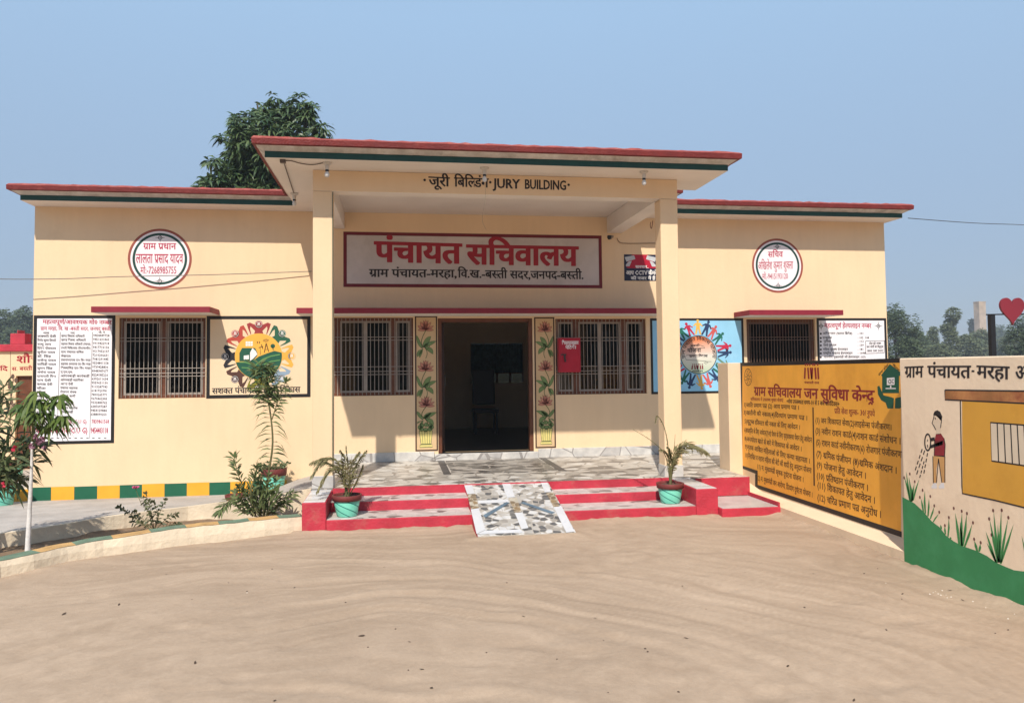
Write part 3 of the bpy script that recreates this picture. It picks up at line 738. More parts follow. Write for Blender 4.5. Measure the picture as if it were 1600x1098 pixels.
for q in ([(165, 617), (235, 612), (265, 733), (195, 743)], [(520, 647), (590, 642), (630, 768), (570, 773)], [(840, 602), (905, 597), (955, 718), (905, 723)]):
    P1 = Paint(RS, .004); P1.ppoly(rq(*q), 0); P1.build('tile_strip', RAMPB, rp)
for q in ([(300, 798), (322, 818), (528, 690), (500, 683)], [(618, 690), (650, 683), (918, 772), (888, 785)]):
    P2 = Paint(RS, .006); P2.ppoly(rq(*q), 0); P2.build('diagonal_tile', TILEB, rp)

# ------------------------------------------------------------------ boundary wall with the notice board
BWALL = thing('boundary_wall', 'cream boundary wall with sloping foot, carrying the amber notice board', 'wall', (BWX, 8, 0))
bz = 1.78
w = MB(); w.box(BWX, BWX + .2, 6.27, 9.86, -.3, bz); w.box(MWX, BWX + .2, 9.862, 10.2, -.3, bz); nest(w.build('wall_body', CREAM2, bevel=.008), BWALL)
lg = MB()
for (y0, y1, za, zb) in ((6.27, 9.32, .085, .085), (9.322, 9.86, .085, .18)):
    lg.add([(MWX, y0, -.2), (MWX, y1, -.2), (MWX, y1, zb), (MWX, y0, za), (BWX - .002, y0, -.2), (BWX - .002, y1, -.2), (BWX - .002, y1, zb + .05), (BWX - .002, y0, za + .05)],
           [(0, 1, 2, 3), (3, 2, 6, 7), (1, 5, 6, 2), (0, 3, 7, 4)])
nest(lg.build('wall_foot', CREAM2), BWALL)
MWALL = thing('mural_wall', 'cream boundary wall painted with a garden scene, right beside the amber board', 'wall', (MWX, 4, 0))
w = MB(); w.box(MWX, MWX + .38, .2, 6.265, -.3, 1.792); nest(w.build('wall_body', mat('mural wall paint', (.90, .70, .50), .75, .04, 2, .12, 22, dirt=(.70, .51, .35), dscale=1.2, dlo=.55, streak=.03), bevel=.01), MWALL)

# ------------------------------------------------------------------ signs and paintings on the front wall
def panel(name, label, cat, surf, a0, b0, a1, b1, m, h=.003, bm=None, bwid=0, group=None):
    P = Paint(surf, h); P.rect(a0, b0, a1, b1); o = P.build(name, m); tag(o, label, cat, group)
    if bm:
        Q = Paint(surf, h + .002); Q.frame(a0, b0, a1, b1, bwid); Q.build('border', bm, o)
    return o
def flourish(P, a, b, r, m=0):          # small four-pointed ornament
    for k in range(4):
        t = math.pi / 2 * k; P.stroke([(a + .25 * r * math.cos(t), b + .25 * r * math.sin(t)), (a + r * math.cos(t), b + r * math.sin(t))], r * .16, m, True)
    P.ring(a, b, r * .28, r * .42, m, 16); P.disc(a, b, r * .14, m, 10)

# main name board
nb = panel('nameboard', 'long white name board with maroon border above the entrance', 'sign', FRONT, -.82, 3.01, 3.27, 3.865, SIGNWD, bm=mat('shaded maroon border paint', (.15, .011, .02), .6, .1, 6), bwid=.052)  # border maroon darker than the sunshades: porch shade put into the colour
P = Paint(FRONT, .0075)
pletter(P, 'पंचायत', (586, 408.5), (720, 411.5), 31, bold=.008, res=3, stamps=((0, 0), (.032, .008), (-.032, .008), (.016, -.012), (-.016, -.012), (.032, -.008), (-.032, -.008), (.016, .012), (-.016, .012)))
pletter(P, 'सचिवालय', (730, 412.5), (902, 415), 30, bold=.008, res=3, stamps=((0, 0), (.032, .008), (-.032, .008), (.016, -.012), (-.016, -.012), (.032, -.008), (-.032, -.008), (.016, .012), (-.016, .012)))
P.build('title', INKR, nb)
P = Paint(FRONT, .0075)
pletter(P, 'ग्राम पंचायत-मरहा,', (577, 432.5), (714, 433.5), 12, bold=.014)
pletter(P, 'वि.ख.-बस्ती सदर,', (715.5, 433.5), (829, 435.5), 12, bold=.014)
pletter(P, 'जनपद-बस्ती.', (829, 435.5), (912, 436), 12, bold=.014)
P.build('lettering', INK, nb)
# name painted on the porch beam
BEAM = Surf((0, 9.47, 0), (1, 0, 0), (0, 0, 1), (0, -1, 0))
P = Paint(BEAM, .004)
pletter(P, 'जूरी', (670, 290), (702, 291.5), 14, bold=.012); pletter(P, 'बिल्डिंग', (710, 291.5), (763, 293), 14, bold=.012)
pletter(P, 'JURY', (771.5, 293.5), (812, 295), 13.2, bold=.016); pletter(P, 'BUILDING', (819.5, 295), (885, 297), 13.2, bold=.016)
for x, y in ((663.5, 281.5), (766, 285), (888.5, 289)): P.disc(*BEAM.px(x, y), .016)
tag(P.build('beam_lettering', INK), 'black JURY BUILDING lettering in Hindi and English on the porch beam', 'lettering')

def round_sign(label, c, lines, R=.45, rx=.445):
    x, y = FRONT.px(*c)
    P = Paint(FRONT, .003); P.disc(x, y, R - .003, n=64); o = P.build('round_sign', SIGNW); tag(o, label, 'sign', None)
    Q = Paint(FRONT, .005); Q.ring(x, y, R - .035, R, 0, 72); Q.ring(x, y, R - .1, R - .065, 1, 72); Q.build('rim', [mat('brick red ring paint', (.30, .075, .05), .6, .1, 8), DGREEN], o)
    T = Paint(FRONT, .005)
    for s, A, B, h, bd in lines: pletter(T, s, A, B, h, bold=bd, stamps=((.008, 0), (-.008, 0)))
    T.build('lettering', INKC, o)
    V = Paint(FRONT, .005); flourish(V, x, y + R * .70, .07); flourish(V, x, y - R * .74, .07); V.build('ornament', INK, o)
round_sign('round white sign with red village head lettering, left of the porch', (250, 404.5),
           [('ग्राम प्रधान', (224, 389.5), (275, 389.8), 9.5, .012), ('लालता प्रसाद यादव', (212.5, 411), (286, 411), 14, .008), ('मो:-7268985755', (219.5, 427.5), (276, 427.5), 10, .005)])
round_sign('round white sign with red secretary lettering, right of the porch', (1215, 415),
           [('सचिव', (1200, 402), (1223, 401.5), 8.5, .012), ('अखिलेश कुमार शुक्ला', (1184.5, 421), (1239, 420), 11.5, .004), ('मो.-9415193120', (1191, 436), (1231, 435.5), 7.8, .004)], R=.455)

# telephone list, far left
tl = panel('phone_list_board', 'tall white board of red and black telephone numbers at the left corner', 'notice board', FRONT, -5.21, .71, -4.10, 2.575, SIGNW, bm=BLACKP, bwid=.045)
z4 = lambda x, y: (50 + x / 5.228, 490 + y / 5.228)
P = Paint(FRONT, .0055); K_ = Paint(FRONT, .0055)
pletter(P, 'महत्वपूर्ण/आवश्यक मो0 नम्बर', z4(88, 82), z4(650, 88), 6.2, bold=.01, res=1)
pletter(P, 'ग्राम मरहा, वि. ख -बस्ती सदर, जनपद बस्ती', z4(70, 134), z4(640, 138), 5.2, bold=.006, res=1)
pletter(P, 'थानाध्यक्ष नगर (C U G)', z4(30, 975), z4(455, 975), 8, bold=.012, res=1); pletter(P, '9454403118', z4(480, 975), z4(622, 975), 8, bold=.012, res=1)
pletter(P, 'पुलिस सहायता (C U G)', z4(150, 897), z4(448, 897), 5.6, bold=.006, res=1); pletter(P, '7839861568', z4(487, 895), z4(630, 895), 5.6, bold=.006, res=1)
for s_, a, b, y in (('नाम', 92, 140, 165), ('पद', 315, 350, 165), ('मो. नं.', 545, 600, 160)): pletter(K_, s_, z4(a, y), z4(b, y), 2.8, res=1, bold=.012)
names = ['लक्ष्मी देवी', 'विनोद कुमार त्रिपाठी', 'रामू राम', 'दिनेश श्रीवास्तव', 'सुनीता यादव', 'डॉ. सिंह', 'राजेन्द्र यादव', 'सावित्री यादव', 'सुमन सिंह', 'अर्चना यादव', 'दानापती मिश्र', 'राम देवी', 'कमला देवी', 'सीता', 'मीरा', 'सरिता', 'गीता', 'शिव कुमार', 'अजय कुमार', 'संतोष']
posts = ['खण्ड विकास अधिकारी', 'खण्ड शिक्षा अधिकारी', 'सहायक विकास अधिकारी (पंचायत)', 'प्रभारी चिकित्सक (पी0एच0सी0)', 'ग्राम पंचायत सचिव', 'लेखपाल', 'प्रधानाध्यापक प्रा0 वि0 मरहा', 'सहायक अध्यापक प्रा0 वि0 मरहा', 'शिक्षामित्र प्रा0 वि0 मरहा', 'ए.एन.एम.', 'आंगनबाड़ी कार्यकर्त्री', 'आंगनबाड़ी सहायिका', 'आशा देवी', 'पंचायत सहायक', 'रोजगार सेवक', 'सफाई कर्मी', 'मेट', 'चौकीदार', 'पंचायत सहायक', 'बीसी सखी']
nums = ['9454449728', '9451631865', '9919422918', '9417710136', '9517052137', '7210206631', '7081291445', '9554801158', '9739428836', '8948987677', '8224185226', '6392611634', '9559651130', '9115287743', '6181920781', '7803265771', '9670462305', '9532440762', '6387697287', '9454129884', '6388090253']
for i, nme in enumerate(names):
    y = 192 + i * 32.6
    w_ = min(150, 22 + 11 * len(nme)); pletter(K_, nme, z4(46 - i * .4, y), z4(46 + w_, y + 2), 3.1, bold=.018, res=1, stamps=((0, 0),))
    w_ = min(240, 20 + 9.5 * len(posts[i])); pletter(K_, posts[i], z4(240 - i * .6, y - 2), z4(240 + w_, y), 3.1, bold=.018, res=1, stamps=((0, 0),))
for i, nn in enumerate(nums): pletter(K_, nn, z4(500 - i, 186 + i * 32.2), z4(634 - i * 1.2, 188 + i * 32.2), 3.3, bold=.018, res=1, stamps=((0, 0),))
P.build('red_lettering', INKC, tl); 
for x0_, x1_ in ((232, 205), (494, 472)): K_.pstroke([z4(x0_, 150), z4(x1_, 1020)], .006)
for k in range(12): K_.pstroke([z4(60 + k * 48, 1015), z4(80 + k * 48, 1017)], .012)
K_.build('black_lettering', INK, tl)

# helpline board, far right
hb = panel('helpline_board', 'white helpline board with crimson heading at the right corner of the building', 'notice board', FRONT, 6.97, 1.28, 8.245, 2.525, SIGNW, bm=BLACKP, bwid=.04)
z5 = lambda x, y: (1270 + x / 13.333, 495 + y / 13.333)
P = Paint(FRONT, .0055); pletter(P, 'महत्वपूर्ण हेल्पलाइन नम्बर', z5(240, 225), z5(1215, 232), 6.8, bold=.01, res=1); P.build('heading', INKC, hb)
K_ = Paint(FRONT, .0055)
rows = [('अग्निशमन (फायर ब्रिगेड)', 205, 825, 365, '- 101'), ('एम्बुलेंस', 205, 395, 455, '- 102  108'), ('पुलिस', 225, 375, 530, '- 112'), ('रेलवे पूछताछ', 220, 490, 610, '- 139'), ('महिला सुरक्षा हेल्पलाइन', 210, 730, 695, '- 181'), ('राष्ट्रीय चाइल्ड हेल्पलाइन', 215, 825, 775, '- 1098'), ('माननीय मुख्यमंत्री जी हेल्पलाइन', 230, 970, 855, '-1076')]
for i, (s_, a, b, y, n_) in enumerate(rows):
    K_.disc(*FRONT.px(*z5(165, y - 15)), .018, n=10); pletter(K_, s_, z5(a, y), z5(b, y), 3.1, bold=.018, res=1, stamps=((0, 0),))
    pletter(K_, n_, z5(930 if i < 6 else 985, y), z5(1060 + 110 * (i in (1,)) + 40 * (i > 4), y), 3.0, bold=.012, res=1)
for A, B in (((1100, 500), (1490, 495)), ((1490, 495), (1485, 750)), ((1485, 750), (1100, 765)), ((1100, 765), (1100, 500))): K_.pstroke([z5(*A), z5(*B)], .008)
pletter(K_, 'टोल फ्री नम्बर', z5(1170, 575), z5(1420, 570), 3.0, bold=.012, res=1); pletter(K_, 'कर चोरी के विरुद्ध', z5(1120, 645), z5(1465, 640), 3.0, bold=.012, res=1); pletter(K_, '1800 180 2432', z5(1120, 728), z5(1465, 724), 3.2, bold=.012, res=1)
for x in (170, 1365): flourish(K_, *FRONT.px(*z5(x, 190)), .075)
K_.build('lettering', INK, hb)

# emblem mural
em = panel('emblem_mural', 'cream mural of a ring of coloured hands around a village farm emblem', 'mural', FRONT, -2.82, 1.335, -1.31, 2.565, mat('mural cream', (.74, .56, .37), .7, .04, 3), bm=BLACKP, bwid=.05)
z1 = lambda x, y: (340 + x / 7.32, 490 + y / 7.32)
ea, eb = FRONT.px(*z1(470, 487)); ER = .345
cols = [('mustard', (.76, .38, .06)), ('bottle green', (.02, .10, .055)), ('dark red', (.30, .035, .035)), ('brick red', (.42, .06, .04)), ('charcoal', (.02, .02, .025)), ('brown', (.085, .035, .025)), ('olive', (.22, .20, .02)), ('slate blue', (.25, .33, .42))]
EM = [mat('mural ' + n_, c_, .6, .06, 8) for n_, c_ in cols]
WPT = mat('mural white', (.78, .74, .72), .6, .04, 8)
P = Paint(FRONT, .0055); pol = lambda r, t: (ea + r * math.cos(t), eb + r * math.sin(t))
for k in range(8):
    t = math.radians(45 * k)
    for sgn in (-1, 1):
        P.poly([pol(ER * 1.0, t), pol(ER * 1.30, t), pol(ER * 1.52, t + sgn * .25), pol(ER * 1.50, t + sgn * .345), pol(ER * 1.28, t + sgn * .355), pol(ER * 1.02, t + sgn * .345), pol(ER * 1.02, t + sgn * .315), pol(ER * 1.26, t + sgn * .295), pol(ER * 1.35, t + sgn * .26), pol(ER * 1.12, t + sgn * .14), pol(ER * .99, t + sgn * .20)], k)
    P.disc(*pol(ER * 1.40, t), .056, k, 24)
P.build('hand_ring', EM, em)
P = Paint(FRONT, .0075)
for k in range(8):
    t = math.radians(45 * k); c_ = pol(ER * 1.40, t); P.ring(*c_, .044, .049, 0, 24)
    for dx in (-.018, 0, .018): P.stroke([(c_[0] + dx, c_[1] - .022), (c_[0] + dx * .6, c_[1] + .012)], .008); P.disc(c_[0] + dx * .6, c_[1] + .02, .008, 0, 8)
P.build('badge', WPT, em)
P = Paint(FRONT, .0075); P.disc(ea, eb, ER, 0, 56); P.build('sun_disc', mat('mural orange', (.78, .40, .06), .6, .05, 6), em)
P = Paint(FRONT, .0085)
hill = [pol(ER * .985, math.radians(a)) for a in range(195, 372, 6)]
P.poly(hill + [FRONT.px(*z1(650, 425)), FRONT.px(*z1(560, 455)), FRONT.px(*z1(470, 490)), FRONT.px(*z1(400, 540)), FRONT.px(*z1(330, 545))], 0)
P.ppoly([z1(250, 450), z1(280, 392), z1(430, 392), z1(455, 445), z1(455, 480), z1(400, 545), z1(250, 545)], 0)
P.ppoly([z1(492, 470), z1(490, 385), z1(486, 385), z1(486, 470)], 1); P.pstroke([z1(470, 390), z1(520, 375)], .012, 1); P.pstroke([z1(520, 405), z1(500, 350)], .012, 1)
P.pstroke([z1(535, 445), z1(555, 340)], .012, 1); P.pstroke([z1(585, 435), z1(558, 340)], .012, 1); P.pstroke([z1(540, 410), z1(580, 408)], .008, 1); P.pstroke([z1(545, 375), z1(570, 373)], .008, 1)
for r_ in (.02, .04, .055): P.stroke([(FRONT.px(*z1(555, 330))[0] + r_ * math.cos(math.radians(a)), FRONT.px(*z1(555, 335))[1] + r_ * math.sin(math.radians(a))) for a in range(40, 150, 12)], .007, 1)
P.disc(*FRONT.px(*z1(632, 370)), .034, 0, 12); P.pstroke([z1(632, 375), z1(636, 420)], .012, 0)
for x in (460, 484): P.pstroke([z1(x - 10, 318), z1(x, 326), z1(x - 8, 342)], .012, 1)
P.build('farm_scene', [mat('mural field green', (.012, .085, .05), .6, .06, 8), mat('mural dark brown', (.07, .03, .015), .6, .05, 8)], em)
P = Paint(FRONT, .0095)
P.ppoly([z1(372, 445), z1(400, 392), z1(440, 430), z1(455, 465), z1(400, 520), z1(372, 540)], 0); P.ppoly([z1(300, 480), z1(360, 472), z1(360, 520), z1(300, 525)], 0)
for i in range(3):
    for j in range(2): P.ppoly([z1(322 + i * 28, 318 + j * 28), z1(346 + i * 28, 316 + j * 28), z1(346 + i * 28, 340 + j * 28), z1(322 + i * 28, 342 + j * 28)], 0)
P.pstroke([z1(250, 555), z1(320, 555), z1(400, 585), z1(480, 640)], .016, 1); P.pstroke([z1(275, 615), z1(350, 620), z1(440, 670)], .014, 1)
P.pstroke([z1(430, 590), z1(520, 520), z1(610, 485), z1(715, 465)], .016, 1); P.pstroke([z1(530, 580), z1(610, 545), z1(715, 530)], .014, 1)
P.build('house_and_furrows', [WPT, mat('mural furrow', (.12, .28, .08), .6, .05, 8)], em)
P = Paint(FRONT, .0055); pletter(P, 'सशक्त पंचायत - सतत विकास', (331.5, 615), (469, 612.5), 8.6, bold=.012); P.build('lettering', INK, em)

# sky blue mural with a ring of people
bmu = panel('people_mural', 'sky blue mural of coloured figures ringed round a round tricolour sign', 'mural', FRONT, 4.06, 1.295, 5.665, 2.525, SKYB, bm=BLACKP, bwid=.038)
ba, bb = FRONT.px(1091.5, 554); BR = .315
PC = [mat('figure ' + n_, c_, .6, .08, 8) for n_, c_ in (('yellow', (.72, .42, .08)), ('navy', (.02, .045, .12)), ('coral', (.56, .10, .09)), ('green', (.015, .13, .09)), ('red', (.48, .02, .06)), ('olive', (.14, .25, .17)))]
FIG = [(-.055, 0), (-.028, 0), (0, .10), (.028, 0), (.055, 0), (.034, .12), (.034, .165), (.075, .13), (.085, .14), (.045, .195), (.014, .20), (.014, .212), (-.014, .212), (-.014, .20), (-.045, .195), (-.085, .15), (-.075, .138), (-.034, .165), (-.034, .12)]
P = Paint(FRONT, .0055)
order = [0, 1, 2, 3, 4, 1, 5, 3, 1, 2, 0, 1, 3, 4, 1, 2, 0, 1, 3, 4]
for k, ci in enumerate(order):
    t = math.pi / 2 - math.radians(18 * k); er, et = (math.cos(t), math.sin(t)), (-math.sin(t), math.cos(t)); jig = random.uniform(-.2, .2); sc_ = random.uniform(.92, 1.04)
    tr = lambda x, y: (ba + er[0] * (BR + .012 + y * sc_) - et[0] * (x + jig * y) * sc_, bb + er[1] * (BR + .012 + y * sc_) - et[1] * (x + jig * y) * sc_)
    P.poly([tr(*q) for q in FIG], ci); P.disc(*tr(0, .232), .024, ci, 14)
P.build('people_ring', PC, bmu)
def tricolour():
    m = bpy.data.materials.new('tricolour sign paint'); m.use_nodes = True; t = m.node_tree; b = t.nodes['Principled BSDF']; b.inputs['Roughness'].default_value = .6
    tc = t.nodes.new('ShaderNodeTexCoord'); sx = t.nodes.new('ShaderNodeSeparateXYZ'); t.links.new(tc.outputs['Object'], sx.inputs[0])
    n = t.nodes.new('ShaderNodeTexNoise'); n.inputs['Scale'].default_value = 5; t.links.new(tc.outputs['Object'], n.inputs[0])
    ad = t.nodes.new('ShaderNodeMath'); ad.operation = 'MULTIPLY_ADD'; ad.inputs[1].default_value = .16; t.links.new(n.outputs[0], ad.inputs[0]); t.links.new(sx.outputs[2], ad.inputs[2])
    mr = t.nodes.new('ShaderNodeMapRange'); mr.inputs[1].default_value = bb - BR + .08; mr.inputs[2].default_value = bb + BR + .08; t.links.new(ad.outputs[0], mr.inputs[0])
    r = t.nodes.new('ShaderNodeValToRGB'); e = r.color_ramp.elements; e[0].position = .05; e[0].color = (.45, .56, .40, 1); e[1].position = .9; e[1].color = (.68, .20, .07, 1)
    q = e.new(.45); q.color = (.72, .66, .58, 1); t.links.new(mr.outputs[0], r.inputs[0]); t.links.new(r.outputs[0], b.inputs[0]); return m
P = Paint(FRONT, .0075); P.disc(ba, bb, BR, n=56); P.build('round_sign', tricolour(), bmu)
P = Paint(FRONT, .009); P.ring(ba, bb, BR - .012, BR, 0, 64)
arc = 'ग्राम पंचायत विकास योजना'; _, _, wl = typeset(arc, .02, 1); R0 = BR * .76; span = math.radians(205)
letter(P, arc, None or (0, 0), (1, 0), (0, .05), bold=.02, res=1, fn=lambda x, y: (ba + (R0 + y * .085) * math.cos(math.pi / 2 + span / 2 - span * x / wl), bb + (R0 + y * .085) * math.sin(math.pi / 2 + span / 2 - span * x / wl)))
zb = lambda x, y: (1040 + x / 7.845, 480 + y / 7.845)
pletter(P, 'सबकी', zb(305, 485), zb(415, 478), 3, bold=.02, res=1); pletter(P, 'योजना', zb(265, 550), zb(430, 548), 5.5, bold=.02, res=1); pletter(P, 'सबका विकास', zb(290, 612), zb(512, 608), 3.6, bold=.025, res=1)
pletter(P, 'पंचायती राज', zb(325, 793), zb(455, 790), 2.2, bold=.02, res=1)
P.pstroke([zb(300, 498), zb(480, 500), zb(470, 480), zb(420, 465)], .007); P.pstroke([zb(300, 582), zb(250, 590), zb(238, 618), zb(255, 645), zb(380, 650), zb(490, 660), zb(520, 680), zb(490, 692), zb(470, 680), zb(500, 665), zb(560, 665)], .006)
P.build('lettering', INK, bmu)
def raj_logo(P, f, w, hgt, m=0):
    for k, x in enumerate((0, .22, .42, .58, .78, 1.0)):
        dx = (-.06, .05, .08, -.08, .05, .02)[k]; P.stroke([f(x - .5 + dx, 0), f(x - .5, .75)], w * .13, m); P.disc(*f(x - .5 - dx * .5, .95), w * .06, m, 8)
P = Paint(FRONT, .009); c0 = FRONT.px(*zb(390, 760)); raj_logo(P, lambda x, y: (c0[0] + x * .17, c0[1] + y * .085), .17, .085); P.build('logo', mat('logo maroon', (.22, .015, .03), .6, 0), bmu)

# two painted lotus panels beside the door
LOTP = mat('lotus rose paint', (.52, .22, .15), .6, .12, 20); LOTL = mat('lotus outline paint', (.22, .06, .045), .6, 0); LEAFP = mat('painted leaf green', (.17, .25, .09), .6, .15, 20); LEAFL = mat('painted leaf outline', (.06, .105, .03), .6, 0); VASE = mat('painted vase yellow', (.66, .56, .20), .6, .08, 20)
def lotus_panel(label, x0, x1, z0, z1, mir):
    o = panel('lotus_panel', label, 'mural', FRONT, x0, z0, x1, z1, mat('lotus panel cream', (.62, .43, .24), .7, .04, 4), bm=mat('dark brown border', (.06, .03, .02), .6, 0), bwid=.022)
    Wd, Hh = x1 - x0, z1 - z0
    def N(x, y): x = (x - 38) / 177; y = (y - 22) / 1038; return (x0 + Wd * ((1 - x) if mir else x), z1 - Hh * y)
    F = Paint(FRONT, .0055); Lq = Paint(FRONT, .0075)
    def bez(p0, p1, p2, n=9): return [((1 - t) ** 2 * p0[0] + 2 * t * (1 - t) * p1[0] + t * t * p2[0], (1 - t) ** 2 * p0[1] + 2 * t * (1 - t) * p1[1] + t * t * p2[1]) for t in [k / n for k in range(n + 1)]]
    def shape(p0, c1, p1, c2, m, lm, w=.0045):
        pts = bez(p0, c1, p1) + bez(p1, c2, p0)[1:-1]; F.poly([N(*p) for p in pts], m); Lq.stroke([N(*p) for p in pts + [pts[0]]], w, lm)
    for cx, cy in ((124, 130), (122, 440), (128, 715)):
        for dx, dy, bx in ((-62, -35, 20), (62, -32, -20), (-42, -62, 12), (42, -60, -12), (-18, -74, 12), (20, -74, -12)):
            shape((cx, cy), (cx + dx * .95 - 8, cy + dy * .25), (cx + dx, cy + dy), (cx + dx * .25 + bx * .2, cy + dy * .75), 0, 0)
        shape((cx, cy), (cx - 26, cy - 32), (cx, cy - 78), (cx + 26, cy - 32), 0, 0)
        for dx in (-55, 55): shape((cx, cy + 4), (cx + dx * .4, cy - 26), (cx + dx * 1.15, cy + 2), (cx + dx * .5, cy + 16), 0, 0)
    for y0, y1 in ((135, 350), (445, 655), (720, 860)):
        mid = (y0 + y1) / 2
        Lq.stroke([N(*p) for p in bez((124, y0), (60, mid), (112, mid + 20))] , .010, 1); Lq.stroke([N(*p) for p in bez((112, mid + 20), (150, mid + 60), (122, y1))], .009, 1)
        for (ax, ay, bx_, by_, kx, ky, qx, qy) in ((95, mid + 30, 52, y0 + 35, 45, mid, 88, mid - 20), (95, mid + 25, 165, y0 + 45, 110, y0 + 45, 150, mid + 10), (100, mid + 20, 205, mid - 25, 150, mid - 35, 160, mid + 20),
                                                   (92, mid + 40, 55, y1 - 12, 46, mid + 40, 95, y1 - 40), (110, mid + 20, 180, mid + 75, 190, mid + 10, 135, mid + 50), (100, mid + 32, 75, y1 - 5, 62, mid + 70, 98, mid + 70)):
            shape((ax, ay), (kx, ky), (bx_, by_), (qx, qy), 1, 1)
        sp = [(130 + 24 * (1 - k / 16) * math.cos(k * .62), mid + 8 + 30 * (1 - k / 16) * math.sin(k * .62)) for k in range(14)]; Lq.stroke([N(*p) for p in sp], .008, 1)
    F.poly([N(*p) for p in ((68, 905), (172, 905), (160, 1005), (82, 1005))], 2); F.poly([N(*p) for p in ((76, 1010), (168, 1010), (172, 1030), (72, 1030))], 2)
    for k in range(8): a = k * .8; F.disc(*N(120 + 46 * math.cos(a), 878 + 20 * math.sin(a)), .035, 1, 12); Lq.ring(*N(120 + 46 * math.cos(a), 878 + 20 * math.sin(a)), .028, .035, 1, 14)
    Lq.stroke([N(*p) for p in ((68, 905), (172, 905), (160, 1005), (82, 1005), (68, 905))], .008, 1); Lq.stroke([N(*p) for p in ((76, 1010), (168, 1010), (172, 1030), (72, 1030), (76, 1010))], .008, 1)
    for k in range(1, 5): Lq.stroke([N(68 + 21 * k, 908), N(80 + 17 * k, 1003)], .006, 1)
    F.build('lotus_painting', [LOTP, LEAFP, VASE], o); Lq.build('outline', [LOTL, LEAFL], o)
lotus_panel('narrow lotus and vase panel painted left of the door', .265, .612, .475, 2.565, False)
lotus_panel('narrow lotus and vase panel painted right of the door', 2.145, 2.475, .475, 2.545, True)

# camera warning placard
cc = panel('warning_placard', 'navy and red camera warning placard behind the right porch column', 'sign', FRONT, 3.64, 3.135, 4.20, 3.565, mat('navy placard', (.02, .022, .05), .4, .05, 6), h=.004)
P = Paint(FRONT, .006); P.poly([(3.78, 3.565), (4.04, 3.565), (4.20, 3.36), (4.20, 3.34), (3.70, 3.34), (3.66, 3.38)], 0); P.build('red_field', BOXRED, cc)
P = Paint(FRONT, .008)
for s_, cx in ((1, 3.74), (-1, 4.10)):
    q = lambda x, y: (cx + s_ * x, 3.49 + y); P.poly([q(-.09, .03), q(.07, .06), q(.09, 0), q(-.06, -.045)], 0); P.poly([q(-.02, -.04), q(.03, -.03), q(-.01, -.12), q(-.07, -.12), q(-.07, -.09)], 0)
P.build('camera_picture', mat('placard silver', (.50, .52, .55), .4, .1, 10), cc)
P = Paint(FRONT, .009)
letter(P, 'सावधान..', (3.83, 3.345), (4.05, 3.345), (3.83, 3.385), bold=.02, res=1); letter(P, 'आप CCTV कैमरे', (3.67, 3.235), (4.19, 3.235), (3.67, 3.295), bold=.022, res=1); letter(P, 'की नजर में हैं', (3.75, 3.155), (4.16, 3.155), (3.75, 3.2), bold=.022, res=1)
P.build('lettering', mat('placard white', (.80, .78, .76), .5, 0), cc)

# red complaint box fixed in front of the right porch window
cb_ = thing('complaint_box', 'red metal complaint box hung on the window grille right of the door', 'letter box', (2.69, 11.95, 1.66))
b_ = MB(); b_.box(2.515, 2.865, 11.87, 12.0, 1.665, 2.21); nest(b_.build('box_body', BOXRED, bevel=.008), cb_)
b_ = MB(); b_.box(2.53, 2.85, 11.862, 11.869, 1.68, 2.195); dr = nest(b_.build('lid', BOXRED, bevel=.004), cb_)
BX = Surf((0, 11.862, 0), (1, 0, 0), (0, 0, 1), (0, -1, 0)); P = Paint(BX, .002)
letter(P, 'शिकायत/सुझाव', (2.565, 2.105), (2.83, 2.105), (2.565, 2.155), bold=.022, res=1); letter(P, 'पेटिका', (2.62, 2.035), (2.79, 2.035), (2.62, 2.08), bold=.024, res=1)
P.build('lettering', mat('white enamel lettering', (.80, .74, .74), .5, 0), cb_)
b_ = MB(); b_.box(2.545, 2.63, 11.85, 11.861, 1.935, 1.955); b_.tube([(2.605, 11.85, 1.95), (2.60, 11.845, 1.90), (2.612, 11.845, 1.83)], .014, 6); nest(b_.build('padlock', mat('dark lock metal', (.06, .05, .05), .4, .1, 10, metallic=.6), None), cb_)

# ------------------------------------------------------------------ amber notice board and mural on the boundary walls
nbz = lambda x, y: (1120 + x / 3.228, 540 + y / 3.228)
P = Paint(BOARD, .004)
P.ppoly([(1160, 571), (1408, 566), (1408, 833), (1184, 759), (1184, 735.5), (1160, 728)])
nbd = P.build('notice_board', BOARDY); tag(nbd, 'amber notice board of dark Hindi service lists with stepped black border', 'notice board')
P = Paint(BOARD, .006)
P.ppoly([(1156.5, 566.5), (1409, 559.5), (1409, 566.5), (1156.5, 572)]); P.ppoly([(1156.5, 572), (1160, 572), (1160, 730), (1156.5, 731)])
P.ppoly([(1160, 727), (1184, 735), (1184, 741), (1160, 731.5)]); P.ppoly([(1180, 740), (1184, 741), (1184, 762), (1180, 762.5)]); P.ppoly([(1184, 757), (1409, 830), (1409, 839), (1184, 763)])
P.build('border', BLACKP, nbd)
P = Paint(BOARD, .0065)
pletter(P, 'ग्राम सचिवालय जन सुविधा केन्द्र', (1178.5, 617.5), (1366, 627.5), 13, bold=.018)
pletter(P, 'सचिवालय में उपलब्ध मुख्य सेवाएं', (1173, 625.5), (1224, 627.5), 4.2, bold=.004, res=1); pletter(P, 'प्रति सेवा शुल्क- 30/ रुपये', (1304, 645.5), (1367, 650.5), 7.5, bold=.004, res=1)
c1 = BOARD.px(1268.5, 592); raj_logo(P, lambda x, y: (c1[0] + x * .27, c1[1] + y * .17), .27, .17); pletter(P, 'पंचायती राज', (1257, 599), (1280, 599.5), 3, bold=.014, res=1)
P.build('red_lettering', mat('dark red board lettering', (.24, .014, .018), .6, .1, 12), nbd)
P = Paint(BOARD, .0065)
